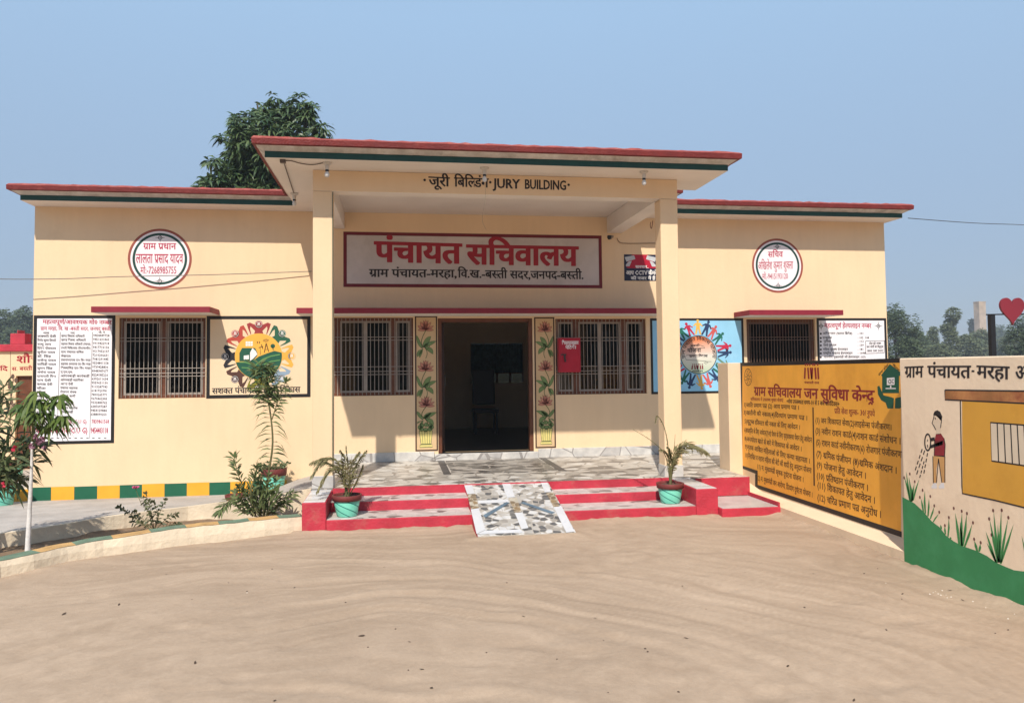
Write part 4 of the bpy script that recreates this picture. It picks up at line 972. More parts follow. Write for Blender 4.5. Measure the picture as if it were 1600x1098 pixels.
L1 = [('1)जाति प्रमाण पत्र (2) आय प्रमाण पत्र ।', (1162, 635), (1249, 640), 5.6), ('3)खतौनी की नकल(4)दिव्यांग प्रमाण पत्र ।', (1162, 647), (1262, 656.5), 5.8), ('5)कुटुम्ब रजिस्टर की नकल के लिए आवेदन ।', (1163.5, 661), (1250.5, 671), 6),
      ('6)छात्रवृत्ति के लिए आवेदन(7)नई पेंशन के लिए वृद्धावस्था पेंशन हेतु आवेदन', (1163, 674.5), (1268.6, 691), 6.2), ('8)अन्त्योदय खाते के बारे में शिकायत के आवेदन ।', (1163.5, 688), (1253, 705), 6.3), ('9)मृतक आश्रित महिलाओं के लिए कन्या सहायता ।', (1164, 700.5), (1266, 724), 6.4),
      ('10)निराश्रित व सहारा महिला की बेटी की शादी हेतु अनुदान योजना', (1164, 714), (1268, 739), 6.5), ('11) म. मुख्यमंत्री कृषक दुर्घटना योजना ।', (1183, 732), (1256, 753), 6.8), ('12) म. मुख्यमंत्री जन आरोग्य, दिव्यांग दुर्घटना योजना ।', (1183, 749.5), (1270, 777), 7)]
L2 = [('(1) जन शिकायत सेवा(2)लाइसेन्स पंजीकरण।', (1274, 660), (1393.7, 672), 7.6), ('(3) नवीन राशन कार्ड(4)राशन कार्ड संशोधन ।', (1274, 677), (1408, 694), 8.2), ('(5) राशन कार्ड नवीनीकरण(6) रोजगार पंजीकरण', (1275, 695), (1409, 715), 8.4), ('(7) श्रमिक पंजीयन (8)श्रमिक अंशदान ।', (1275.5, 713), (1402, 740), 8.6),
      ('(9) योजना हेतु आवेदन ।', (1276, 730), (1354, 748), 8.6), ('(10) प्रतिष्ठान पंजीकरण ।', (1276, 747), (1357, 767), 8.8), ('(11) शिकायत हेतु आवेदन ।', (1277, 762), (1368, 787), 9), ('(12) चरित्र प्रमाण पत्र अनुरोध ।', (1277, 781), (1377.6, 809), 9.2)]
for s_, A, B, h_ in L1: pletter(P, s_, A, B, h_, bold=.010, res=1, stamps=((.009, 0), (-.009, 0)))
for s_, A, B, h_ in L2: pletter(P, s_, A, B, h_, bold=.010, res=1, stamps=((.009, 0), (-.009, 0)))
pletter(P, '+सेवा उपलब्धता समय-10 से 5 बजे कार्यदिवस+', (1229, 629.5), (1312, 634.5), 5.6, bold=.014, res=1)
P.ppoly([(1269.5, 636), (1271.5, 636.5), (1273.5, 759), (1271.3, 758)])
c2 = BOARD.px(1169, 589); P.ring(*c2, .105, .115, 0, 40); P.ring(*c2, .02, .03, 0, 16)
for k in range(9): a = k * math.pi * 2 / 9; P.stroke([(c2[0] + .035 * math.cos(a), c2[1] + .035 * math.sin(a)), (c2[0] + .075 * math.cos(a + .4), c2[1] + .075 * math.sin(a + .4)), (c2[0] + .095 * math.cos(a), c2[1] + .095 * math.sin(a))], .010)
pletter(P, 'ग्राम सेवा', (1373, 588), (1388, 571.5), 4, bold=.01, res=1); pletter(P, 'केन्द्र', (1395, 571), (1406, 582), 4, bold=.01, res=1)
P.build('black_lettering', mat('brown black board lettering', (.05, .02, .008), .6, .1, 12), nbd)
P = Paint(BOARD, .007)
P.ppoly([(1377, 586), (1390.5, 568.5), (1408, 582), (1408, 587), (1405, 587), (1405, 614), (1378.5, 614), (1378.5, 588)])
P.ppoly([(1371, 604), (1374, 602), (1377, 609), (1381, 617.5), (1392, 620), (1397, 622), (1396, 638), (1387, 638), (1384, 629), (1377, 625), (1372, 616)]); P.ppoly([(1399, 622), (1409, 619.5), (1409, 636), (1406, 638), (1398.5, 638)])
P.build('house_logo', mat('logo green', (.01, .085, .05), .55, .06, 8), nbd)
P = Paint(BOARD, .009); P.ppoly([(1386, 590.5), (1398, 589.5), (1398, 601), (1386, 601.5)]); P.ppoly([(1384, 606), (1400, 606), (1400, 607.5), (1384, 607.5)]); P.disc(*BOARD.px(1392, 604), .012, 0, 8); P.build('logo_plate', WPT, nbd)
P = Paint(BOARD, .011); pletter(P, 'CSC', (1387.5, 599), (1397, 598.6), 6, bold=.01, res=1); P.build('logo_lettering', INK, nbd)

# garden mural
mz = lambda x, y: (1390 + x / 4.99, 540 + y / 4.99); mz2 = lambda x, y: (1390 + x / 4.99, 740 + y / 4.99)
P = Paint(MURAL, .003)
P.ppoly([mz(565, 425), mz(1400, 455), mz2(1400, 370), mz2(1048, 262), mz2(570, 152)])
P.build('painted_house', mat('mural house amber', (.72, .36, .05), .6, .06, 3, dirt=(.60, .28, .035), dscale=2, dlo=.5), MWALL)
P = Paint(MURAL, .003); P.ppoly([mz(432, 345), mz(1400, 358), mz(1400, 465), mz(432, 420)])
P.build('painted_eave', mat('mural eave brown', (.46, .20, .07), .6, .35, 4, dirt=(.26, .055, .03), dscale=5, dlo=.48), MWALL)
P = Paint(MURAL, .005); P.ppoly([mz(788, 598), mz(1400, 645), mz(1400, 985), mz(797, 897)]); P.build('painted_window', mat('mural window cream', (.74, .60, .44), .6, .06, 4), MWALL)
K_ = Paint(MURAL, .0065); w_ = .011
for q in ([mz(432, 345), mz(1400, 358)], [mz(432, 345), mz(432, 420), mz(1400, 465)], [mz(552, 425), mz(565, 1098), mz2(568, 152), mz2(640, 168), mz2(820, 205), mz2(1048, 262), mz2(1400, 370)], [mz(1400, 645), mz(788, 598), mz(797, 897), mz(1400, 985)]): K_.pstroke(q, w_)
for k in range(1, 9): K_.pstroke([mz(788 + k * 52, 600 + k * 4), mz(797 + k * 54, 897 + k * 7.6)], w_)
pletter(K_, 'ग्राम', mz(120, 248), mz(262, 245), 17, bold=.010); pletter(K_, 'पंचायत', mz(298, 246), mz(632, 252), 18, bold=.010); K_.pstroke([mz(640, 198), mz(662, 198)], .014); pletter(K_, 'मरहा', mz(682, 248), mz(932, 262), 19, bold=.010); pletter(K_, 'आ', mz(982, 268), mz(1110, 272), 22, bold=.010)
K_.build('lettering', INK, MWALL)
GRN = mat('mural lawn green', (.04, .235, .085), .6, .09, 4, dirt=(.06, .29, .12), dscale=3, dlo=.5); GRN2 = mat('mural blade green', (.05, .24, .07), .6, .15, 10)
P = Paint(MURAL, .003)
top = [(100, 180), (150, 205), (195, 230), (260, 290), (330, 370), (390, 415), (440, 480), (500, 525), (570, 562), (680, 600), (760, 640), (830, 690), (900, 722), (970, 750), (1048, 760), (1150, 765), (1300, 800)]
gb = [MURAL.px(*mz2(x, y)) for x, y in top]
P.poly(gb + [(gb[-1][0], -.06), (gb[0][0], -.06)]); P.build('painted_lawn', GRN, MWALL)
P = Paint(MURAL, .005)
def blade(x0, y0, x1, y1, w=16, bend=8):
    xm, ym = (x0 + x1) / 2 + bend, (y0 + y1) / 2; P.ppoly([mz2(x0 - w * .35, y0), mz2(xm - w / 2, ym), mz2(x1, y1), mz2(xm + w / 2, ym), mz2(x0 + w * .35, y0)], 0)
for b_ in ((160, 215, 112, 10), (165, 215, 130, -20), (172, 215, 150, 20), (175, 215, 175, 100), (180, 210, 195, 70), (185, 205, 232, 40), (265, 300, 245, 190), (280, 310, 275, 130), (300, 330, 308, 190), (318, 350, 348, 255), (340, 375, 385, 310),
           (405, 430, 398, 395), (437, 470, 432, 405), (456, 490, 462, 345), (475, 510, 476, 490), (545, 560, 512, 300), (560, 560, 552, 370), (565, 565, 565, 300), (572, 560, 602, 310), (585, 570, 645, 390), (685, 605, 662, 520), (700, 605, 708, 545),
           (830, 690, 750, 445), (835, 695, 758, 535), (845, 690, 780, 350), (850, 690, 812, 290), (855, 690, 845, 390), (862, 690, 872, 290), (868, 700, 925, 345), (872, 690, 968, 390)): blade(*b_, w=14 if b_[0] < 500 else 20, bend=random.uniform(-5, 5))
for k in range(5):
    x = 1010 + k * 30; blade(1080 + k * 12, 770, x + 20, 480 + 40 * (k % 3), 18)
for x, y in ((114, 30), (158, 0), (197, 60), (258, 127), (237, 182), (318, 175), (349, 248), (388, 298), (463, 340), (432, 402), (501, 268), (563, 290), (604, 308), (651, 380), (660, 508), (711, 535), (777, 350), (808, 285), (875, 283), (927, 340), (796, 475)):
    P.disc(*MURAL.px(*mz2(x, y)), .0105, 1, 10, .0135)
P.build('painted_plants', [GRN2, mat('mural bud brown', (.17, .07, .055), .6, .1, 10)], MWALL)
# the painted boy with a watering can
P = Paint(MURAL, .003)
P.ppoly([mz(350, 530), mz(345, 560), mz(332, 605), mz(343, 620), mz(350, 645), mz(362, 655), mz(362, 690), mz(398, 690), mz(398, 640), mz(405, 590), mz(403, 560)], 0)
P.ppoly([mz(362, 688), mz(400, 684), mz(425, 720), mz(434, 770), mz(430, 862), mz(348, 855), mz(350, 790), mz(352, 730)], 1)
P.ppoly([mz(345, 855), mz(428, 862), mz(432, 960), mz(432, 1065), mz(408, 1065), mz(395, 960), mz(382, 880), mz(366, 960), mz(365, 1068), mz(342, 1068), mz(338, 880)], 2)
P.ppoly([mz(340, 540), mz(350, 512), mz(372, 502), mz(395, 515), mz(408, 545), mz(407, 590), mz(392, 575), mz(380, 560), mz(362, 545)], 3)
for dx in (0, 58): P.ppoly([mz(342 + dx, 1070), mz(366 + dx, 1068), mz(370 + dx, 1110), mz(330 + dx, 1112), mz(326 + dx, 1100)], 4)
P.build('painted_boy', [mat('painted skin', (.74, .58, .42), .6, .04, 10), mat('painted shirt crimson', (.27, .02, .03), .6, .08, 10), mat('painted trousers amber', (.62, .33, .12), .6, .06, 10), INK, WPT], MWALL)
P = Paint(MURAL, .005); rr_ = [mz(298 + 23 * math.cos(k * .2618), 752 + 64 * math.sin(k * .2618)) for k in range(25)]
P.pstroke(rr_, .015, 0); P.ppoly([mz(322, 718), mz(352, 712), mz(352, 740), mz(322, 745)], 0); P.ppoly([mz(318, 775), mz(420, 738), mz(415, 770), mz(320, 800)], 0); P.ppoly([mz(350, 742), mz(412, 738), mz(412, 775), mz(360, 782)], 1)
for q in ([(362, 655), (343, 620), (332, 605), (345, 560), (350, 530)], [(398, 640), (405, 585), (408, 545)], [(352, 730), (348, 855), (428, 862)], [(425, 720), (434, 770), (430, 862)], [(338, 860), (342, 1070)], [(382, 880), (366, 1068)], [(382, 880), (408, 1065)], [(432, 862), (432, 1065)], [(352, 565), (360, 563)], [(355, 572), (360, 570)], [(298, 730), (296, 745)], [(295, 770), (300, 795)]): P.pstroke([mz(*p) for p in q], .009)
for a, b in (((255, 805), (195, 985)), ((275, 815), (205, 1020)), ((297, 835), (265, 1010)), ((270, 900), (232, 1040))):
    for k in range(4):
        t0, t1 = k / 4, k / 4 + .16; P.pstroke([mz(a[0] + (b[0] - a[0]) * t, a[1] + (b[1] - a[1]) * t) for t in (t0, t1)], .012)
P.build('painted_outline', [INK, mat('painted sleeve', (.16, .02, .025), .6, 0)], MWALL)

# ------------------------------------------------------------------ plants
LEAF_OLE = leafmat('oleander leaf', (.06, .095, .03), (.18, .215, .085)); LEAF_OLD = leafmat('dark oleander leaf', (.035, .065, .024), (.14, .165, .07)); LEAF_MANGO = leafmat('mango leaf', (.025, .06, .025), (.11, .155, .06), .4, .15)
LEAF_SAP = leafmat('young mango leaf', (.06, .11, .02), (.17, .22, .05)); LEAF_BUSH = leafmat('bush leaf', (.05, .07, .03), (.14, .15, .07)); LEAF_PALM = leafmat('palm leaflet', (.13, .125, .05), (.36, .31, .16))
LEAF_FAR = leafmat('far tree leaf', (.035, .06, .03), (.10, .13, .06), .7, .1); LEAF_FAR2 = leafmat('pale far tree leaf', (.06, .085, .04), (.15, .17, .085), .7, .1)
PINK = mat('pink petal', (.55, .08, .20), .6, .15, 20)
def rnd(a, b): return random.uniform(a, b)
def curve3(P, n=14):          # smooth path through points
    P = [Vector(p) for p in P]; out = []
    for i in range(len(P) - 1):
        p0, p1, p2, p3 = P[max(i - 1, 0)], P[i], P[i + 1], P[min(i + 2, len(P) - 1)]
        for k in range(n):
            t = k / n; out.append(.5 * ((2 * p1) + (p2 - p0) * t + (2 * p0 - 5 * p1 + 4 * p2 - p3) * t * t + (3 * p1 - p0 - 3 * p2 + p3) * t ** 3))
    out.append(P[-1]); return out
def stem_leaves(sm, lm, P, r, L, Wd, step, ang=.9, droop=.5, start=.2, whorl=3, m=0, jit=.3):
    """a twig along P with whorls of lance leaves"""
    pts = curve3(P, 8); n = len(pts)
    sm.tube(pts, [r * (1 - .7 * i / (n - 1)) for i in range(n)], 5)
    acc = 0; tot = sum((pts[i + 1] - pts[i]).length for i in range(n - 1)); run = 0
    for i in range(n - 1):
        d = pts[i + 1] - pts[i]; l = d.length; run += l; acc += l
        if run < start * tot or acc < step: continue
        acc = 0; d = d.normalized(); a = d.orthogonal().normalized(); b = d.cross(a); ph = rnd(0, 6.28)
        for k in range(whorl):
            t = ph + 2 * math.pi * k / whorl; o_ = a * math.cos(t) + b * math.sin(t)
            v = d * math.cos(ang) + o_ * math.sin(ang) + Vector((rnd(-jit, jit), rnd(-jit, jit), rnd(-jit, jit))) * .5
            lm.leaf(pts[i], v, L * rnd(.75, 1.15), Wd * rnd(.8, 1.15), droop * rnd(.5, 1.3), m=m)
    for k in range(6):
        t = k * 1.05 + rnd(0, .4); v = (pts[-1] - pts[-2]).normalized() + Vector((math.cos(t), math.sin(t), 0)) * rnd(.3, .8); lm.leaf(pts[-1], v, L * rnd(.7, 1), Wd, droop * .6, m=m)

# oleander clump in the planted strip
b0 = Vector((-1.62, 9.28, -.06))
ole = thing('oleander_shrub', 'tall thin oleander growing from a leafy clump left of the steps', 'shrub', b0)
sm, lm = MB(), MB(); V = Vector
at9 = lambda x, y, Y=9.3: onY(x, y, Y)
tall = [at9(412, 806), at9(418, 750), at9(426, 690), at9(420, 630), at9(411, 590), at9(409, 572)]
pts = curve3(tall, 10); sm.tube(pts, [.016 * (1 - .65 * i / (len(pts) - 1)) for i in range(len(pts))], 6)
for i in range(14, len(pts), 1):                         # drooping leaf pairs along the tall stem
    for sg in (-1, 1):
        t = rnd(-.6, .6); lm.leaf(pts[i], (sg * rnd(.6, 1), t, rnd(.05, .5)), rnd(.17, .25), rnd(.022, .03), rnd(.5, 1.1))
for k in range(190):                                     # dense head
    q = pts[-1].lerp(pts[30], rnd(0, 1) ** 1.2) + V((rnd(-.07, .09), rnd(-.05, .05), rnd(-.04, .04))); t = rnd(0, 6.28); lm.leaf(q, (math.cos(t), math.sin(t), rnd(-.2, 1.3)), rnd(.13, .22), rnd(.024, .032), rnd(.1, .6))
stem_leaves(sm, lm, [at9(425, 655), at9(436, 622), at9(446, 598)], .008, .15, .028, .022, 1.0, .4, .25)
for P_, L_ in (([(404, 805), (385, 770), (372, 740), (366, 715)], .13), ([(400, 806), (392, 770), (400, 740), (402, 728)], .13), ([(398, 806), (380, 785), (362, 780), (345, 795)], .12), ([(415, 806), (430, 785), (450, 775), (458, 770)], .12),
               ([(408, 806), (405, 770), (398, 745)], .12), ([(412, 806), (415, 770), (420, 745)], .12), ([(418, 806), (425, 775), (432, 752)], .11), ([(395, 806), (378, 780), (374, 762)], .11), ([(405, 806), (412, 775), (405, 750)], .11), ([(416, 806), (436, 790), (447, 785)], .1), ([(388, 804), (370, 790), (368, 770)], .1)):
    stem_leaves(sm, lm, [at9(x, y, 9.28 + rnd(-.12, .12)) for x, y in P_], .010, L_ * 1.15, .025, .022, .75, .35, .1)
for k in range(150):
    x = rnd(380, 432); p = at9(x, rnd(770, 800), 9.28 + rnd(-.15, .15)); lm.leaf(p, (rnd(-.4, .4) + (x - 405) * .015, rnd(-.4, .4), rnd(.5, 1.3)), rnd(.12, .2), rnd(.018, .026), rnd(.1, .5))
nest(sm.build('stem', TWIG, smooth=True), ole); nest(lm.build('foliage', LEAF_OLE), ole)

# small bush
bu = thing('small_bush', 'small sparse bush with one pink bloom in the kerbed strip', 'shrub', (-2.66, 8.9, -.07))
sm, lm = MB(), MB()
for P_ in ([(240, 828), (232, 800), (224, 778)], [(238, 828), (215, 812), (200, 800), (186, 793)], [(242, 828), (250, 800), (258, 782)], [(243, 828), (262, 808), (275, 802)], [(240, 828), (228, 815), (212, 800)], [(241, 828), (246, 805), (240, 785)], [(245, 828), (265, 820), (280, 818)], [(238, 828), (222, 818), (208, 815)], [(241, 828), (235, 795), (228, 772)]):
    stem_leaves(sm, lm, [onY(x, y, 8.92 + rnd(-.1, .1)) for x, y in P_], .005, .055, .026, .026, 1.0, .25, .3, 3, jit=.6)
nest(sm.build('stem', TWIG), bu); nest(lm.build('foliage', LEAF_BUSH), bu)
fl = MB(); c_ = onY(212, 762, 8.95)
for k in range(10): t = k * .63; fl.leaf(c_, (math.cos(t), math.sin(t), .5), .045, .035, .1)
nest(fl.build('flower', PINK), bu)
sm = MB(); sm.tube(curve3([onY(222, 790, 8.92), onY(216, 775, 8.94), onY(212, 763, 8.95)], 5), .003, 4); nest(sm.build('flower_stalk', TWIG), bu)

# young mango sapling with whitewashed trunk
sp = thing('mango_sapling', 'young mango sapling with thin whitewashed trunk by the kerb', 'sapling', (-3.52, 8.1, -.07))
sm = MB(); tr = curve3([onY(43, 864, 8.1), onY(46, 800, 8.12), onY(49, 740, 8.1), onY(50, 690, 8.08)], 8); sm.tube(tr, [.024 * (1 - .75 * i / (len(tr) - 1)) + .003 for i in range(len(tr))], 8); nest(sm.build('trunk', WHITETRUNK, smooth=True), sp)
sm, lm = MB(), MB(); top_ = tr[-1]
for P_ in ([(50, 690), (51, 655), (58, 612)], [(50, 690), (62, 655), (92, 618)], [(50, 690), (44, 658), (36, 632)], [(50, 690), (70, 668), (100, 650)]):
    Q = [onY(x, y, 8.08 + (0 if i == 0 else rnd(-.12, .12))) for i, (x, y) in enumerate(P_)]; pts = curve3(Q, 8); sm.tube(pts, .005, 5)
    for tt in (1, .82, .66):
        p = pts[int((len(pts) - 1) * tt)]
        for k in range(13):
            t = k * .49 + rnd(0, .3); lm.leaf(p, (math.cos(t), math.sin(t), rnd(-.25, .45)), rnd(.13, .20), rnd(.034, .046), rnd(.7, 1.3))
nest(sm.build('branch', TWIG), sp); nest(lm.build('foliage', LEAF_SAP), sp)

# foreground oleander at the left edge
fo = thing('oleander_bush', 'dark green oleander bush with pink blooms at the left edge', 'shrub', (-4.2, 8.35, -.08))
sm, lm, fl = MB(), MB(), MB(); Y0 = 8.35
root_ = V((onY(-45, 850, Y0).x, Y0, -.08))
for P_ in ([(-40, 700), (5, 660), (20, 610)], [(-40, 720), (10, 690), (40, 640)], [(-40, 740), (20, 730), (62, 700)], [(-45, 760), (15, 740), (55, 722)], [(-45, 760), (0, 750), (25, 745)], [(-40, 720), (-10, 660), (-5, 615)], [(-30, 740), (10, 715), (35, 690)], [(-40, 760), (-10, 740), (5, 730)], [(-30, 700), (0, 640), (6, 605)], [(-40, 730), (30, 700), (66, 676)], [(-30, 750), (10, 725), (42, 712)], [(-30, 760), (-5, 725), (12, 700)], [(-30, 770), (20, 752), (38, 748)], [(-40, 690), (-15, 650), (0, 622)], [(-30, 735), (20, 712), (48, 690)]):
    Q = [root_ + V((rnd(-.1, .1), 0, .25))] + [onY(x, y, Y0 + rnd(-.25, .25)) for x, y in P_]
    stem_leaves(sm, lm, Q, .011, .215, .032, .05, .95, .45, .45, 3, m=0, jit=.4)
for x, y in ((60, 690), (70, 700), (5, 757), (22, 700), (56, 682), (50, 696), (66, 686)):
    c_ = onY(x, y, Y0 - rnd(.3, .45))
    for k in range(9): t = k * .7; fl.leaf(c_, (math.cos(t), rnd(-.5, .5), math.sin(t)), .035, .028, .1, m=0 if x > 40 else 1)
nest(sm.build('stem', TWIG), fo); nest(lm.build('foliage', LEAF_OLD), fo); nest(fl.build('flower', [mat('mauve petal', (.26, .12, .17), .6, .2, 20), mat('crimson petal', (.45, .02, .05), .6, .1, 20)]), fo)

# ------------------------------------------------------------------ pots
def make_pot(label, loc, R=.155, Hh=.235, group=None):
    p = thing('flower_pot', label, 'flower pot', loc, group)
    b = MB(); b.lathe([(.0, .002), (R * .70, .002), (R * .72, .008), (R * .93, Hh * .72), (R * .90, Hh * .74)], n=36); b.build('pot_body', POT, p, smooth=True)
    b = MB(); b.lathe([(R * .90, Hh * .74), (R * 1.02, Hh * .75), (R * 1.06, Hh * .99), (R * 1.04, Hh), (R * .94, Hh), (R * .92, Hh * .86)], n=36); b.build('rim', LEATHR, p, smooth=True)
    b = MB(); b.lathe([(.0, Hh * .9), (R * .93, Hh * .88)], n=24); b.build('soil', POTSOIL, p)
    return p
p1 = onZ(543, 806, .12); p1 = V((-.565, 8.80, .121)); p2 = V((3.21, 8.86, .121))
make_pot('teal swirled flower pot with a bushy drooping palm on the left step', p1)
make_pot('teal swirled flower pot with a sparse leaning palm on the right step', p2)
p3 = V((-1.80, 11.72, -.088)); make_pot('teal flower pot standing against the painted band left of the porch', p3, .175, .40)
p4 = onZ(371, 789, -.02); p4 = V((p4.x, p4.y, -.03))
bo = thing('flower_bowl', 'low terracotta red bowl half hidden by the oleander clump', 'flower pot', p4)
b = MB(); b.lathe([(0, 0), (.10, 0), (.155, .12), (.16, .15), (.145, .15), (.13, .10), (0, .09)], n=28); b.build('bowl_body', LEATHR, bo, smooth=True)
pl5 = onY(4, 783, 11.6); pl5.z = -.09
make_pot('teal flower pot with red rim at the far left edge by the wall', pl5, .17, .40)
pl6 = onY(21, 714, 13.4); pl6.z = .05; make_pot('small teal flower pot with red rim in front of the toilet block', pl6, .16, .30)

def frond(sm, lm, P, L, n=16, droop=.5, w=.013, tip=.4, lop=1.0):
    pts = curve3(P, 10); N = len(pts); sm.tube(pts, [.007 * (1 - .75 * i / (N - 1)) for i in range(N)], 5)
    for i in range(int(N * .22), N):
        d = (pts[min(i + 1, N - 1)] - pts[i - 1]).normalized(); sd = d.cross(V((0, 0, 1))); sd = sd.normalized() if sd.length > .05 else V((1, 0, 0))
        k = (i - N * .22) / (N * .78); l = L * (math.sin(math.pi * min(1, .25 + k * .75)) * .7 + .3)
        for sg in (-1, 1):
            for q in range(3):
                if random.random() > lop: continue
                lm.leaf(pts[i] + d * rnd(-.006, .006), d * rnd(.5, .8) + sd * sg * rnd(.5, 1) + V((0, 0, rnd(-.1, .35))), l * rnd(.8, 1.1), w, droop * rnd(.6, 1.3))
# left palm
pa = thing('potted_palm', 'bushy dry palm with drooping fronds in the left step pot', 'palm', p1 + V((0, 0, .2)))
sm, lm = MB(), MB(); b0 = p1 + V((0, 0, .19)); f8 = lambda x, y, d=0: onY(x, y, 8.8 + d)
for P_ in ([(540, 770), (528, 735), (505, 722), (488, 742)], [(542, 770), (530, 725), (510, 716), (488, 722)], [(544, 770), (540, 725), (533, 705)], [(545, 770), (548, 730), (560, 708)], [(546, 770), (556, 728), (571, 706)], [(543, 770), (535, 735), (515, 735), (497, 765)], [(545, 770), (543, 735), (541, 700)], [(546, 770), (560, 745), (566, 730)]):
    d_ = rnd(-.12, .12); frond(sm, lm, [b0 + V((rnd(-.03, .03), rnd(-.03, .03), 0))] + [f8(x, y, d_) for x, y in P_[1:]], .15, droop=.5, w=.014)
for x, y in ((535, 715), (550, 712), (558, 720), (570, 704)): sm.tube([b0, f8(x, y, rnd(-.1, .1))], [.006, .002], 4)
nest(sm.build('stalk', TWIG), pa); nest(lm.build('frond', LEAF_PALM), pa)
pb = thing('potted_palm', 'sparse palm leaning right with two withered fronds in the right step pot', 'palm', p2 + V((0, 0, .2)))
sm, lm = MB(), MB(); b0 = p2 + V((0, 0, .19)); g8 = lambda x, y, d=0: onY(x, y, 8.86 + d)
frond(sm, lm, [b0, g8(1056, 715), g8(1080, 698), g8(1102, 706)], .21, droop=.5, w=.015); frond(sm, lm, [b0, g8(1052, 712, .05), g8(1070, 694, .05), g8(1092, 700, .1)], .19, droop=.4, w=.015)
frond(sm, lm, [b0, g8(1046, 722), g8(1040, 706), g8(1032, 703)], .09, droop=.4, w=.012); frond(sm, lm, [b0, g8(1050, 725), g8(1046, 705), g8(1044, 700)], .09, droop=.3, w=.012); frond(sm, lm, [b0, g8(1053, 726, .06), g8(1060, 706, .1), g8(1064, 700, .1)], .08, droop=.3, w=.010)
frond(sm, lm, [b0, g8(1040, 713), g8(1020, 690), g8(990, 671)], .035, droop=.3, w=.010, lop=.45); frond(sm, lm, [b0, g8(1044, 700, -.05), g8(1038, 668, -.05), g8(1028, 650, -.05), g8(1024, 660, -.05)], .045, droop=.6, w=.010, lop=.5)
sm.tube([b0, g8(1053, 706), g8(1055, 678)], [.006, .004, .002], 4); sm.tube([b0, g8(1049, 730)], [.02, .012], 6)
nest(sm.build('stalk', TWIG), pb); nest(lm.build('frond', LEAF_PALM), pb)
p3p = thing('pot_plant', 'little green plant in the pot by the painted band', 'plant', p3 + V((0, 0, .36)))
sm, lm = MB(), MB()
for k in range(9): t = k * .7; q = p3 + V((.05 * math.cos(t), .05 * math.sin(t), .36)); stem_leaves(sm, lm, [q, q + V((.08 * math.cos(t), .08 * math.sin(t), .07)), q + V((.15 * math.cos(t), .12 * math.sin(t), .10))], .004, .07, .02, .02, .9, .3, .2)
nest(sm.build('stem', TWIG), p3p); nest(lm.build('foliage', LEAF_OLD), p3p)

# ------------------------------------------------------------------ trees
def crown(lm, clumps, L, Wd, dens, cl=5, droop=.6):
    """leaf sprays spread through ball-shaped clumps (centre, radius)"""
    for c, r in clumps:
        n = int(dens * r * r)
        for _ in range(n):
            v = V((rnd(-1, 1), rnd(-1, 1), rnd(-1, 1)))
            while v.length > 1 or v.length < .05: v = V((rnd(-1, 1), rnd(-1, 1), rnd(-1, 1)))
            rad = v.length ** .4; u = v.normalized(); p = c + u * r * rad * rnd(.75, 1.12)
            ph = rnd(0, 6.28)
            for k in range(cl):
                t = ph + k * 6.28 / cl; lm.leaf(p, u * .5 + V((math.cos(t), math.sin(t), rnd(-.4, .5))), L * rnd(.7, 1.2), Wd * rnd(.8, 1.2), droop * rnd(.4, 1.2))
def ragged(clumps, n, k):
    out = []
    for c, r in clumps:
        for _ in range(n):
            v = V((rnd(-1, 1), rnd(-1, 1), rnd(-1, 1))).normalized(); out.append((c + v * r * rnd(.45, 1.05), r * k * rnd(.6, 1.3)))
    return out
def limbs(sm, base, clumps, r, mid):
    base = V(base); mid = V(mid); sm.tube(curve3([base, base.lerp(mid, .5) + V((.05, 0, 0)), mid], 5), [r * (1 - .45 * i / 10) for i in range(11)], 8)
    for c, q in clumps: sm.tube(curve3([mid, mid.lerp(c, .5) + V((0, 0, q * .2)), c + V((0, 0, q * .5))], 4), [r * .5 * (1 - .85 * i / 8) for i in range(9)], 5)
TY = 21.5
cl_ = [(onY(x, y, TY + d), r_ * TY / 1200) for x, y, r_, d in ((432, 212, 44, 0), (395, 215, 34, -.6), (372, 245, 34, .4), (352, 285, 38, -.5), (405, 265, 46, .5), (470, 185, 26, .3), (498, 210, 17, -.3), (430, 178, 26, .6), (380, 190, 17, 0), (335, 300, 30, .3), (450, 240, 46, 0), (318, 305, 18, -.3), (484, 168, 12, 0), (402, 168, 12, .2), (440, 300, 60, 0), (380, 320, 60, .3), (505, 250, 28, 0))]
mt = thing('mango_tree', 'big dark mango tree rising behind the left roof', 'tree', (cl_[0][0].x, TY, -.3))
sm, lm = MB(), MB(); limbs(sm, (cl_[0][0].x, TY, -.34), cl_, .28, (cl_[0][0].x, TY, 4.2)); crown(lm, ragged(cl_, 11, .30), .30, .07, 330, 6, .75); crown(lm, [(c, r * .6) for c, r in cl_], .30, .07, 150, 6, .7)
nest(sm.build('trunk', BARK, smooth=True), mt); nest(lm.build('crown', LEAF_MANGO), mt)

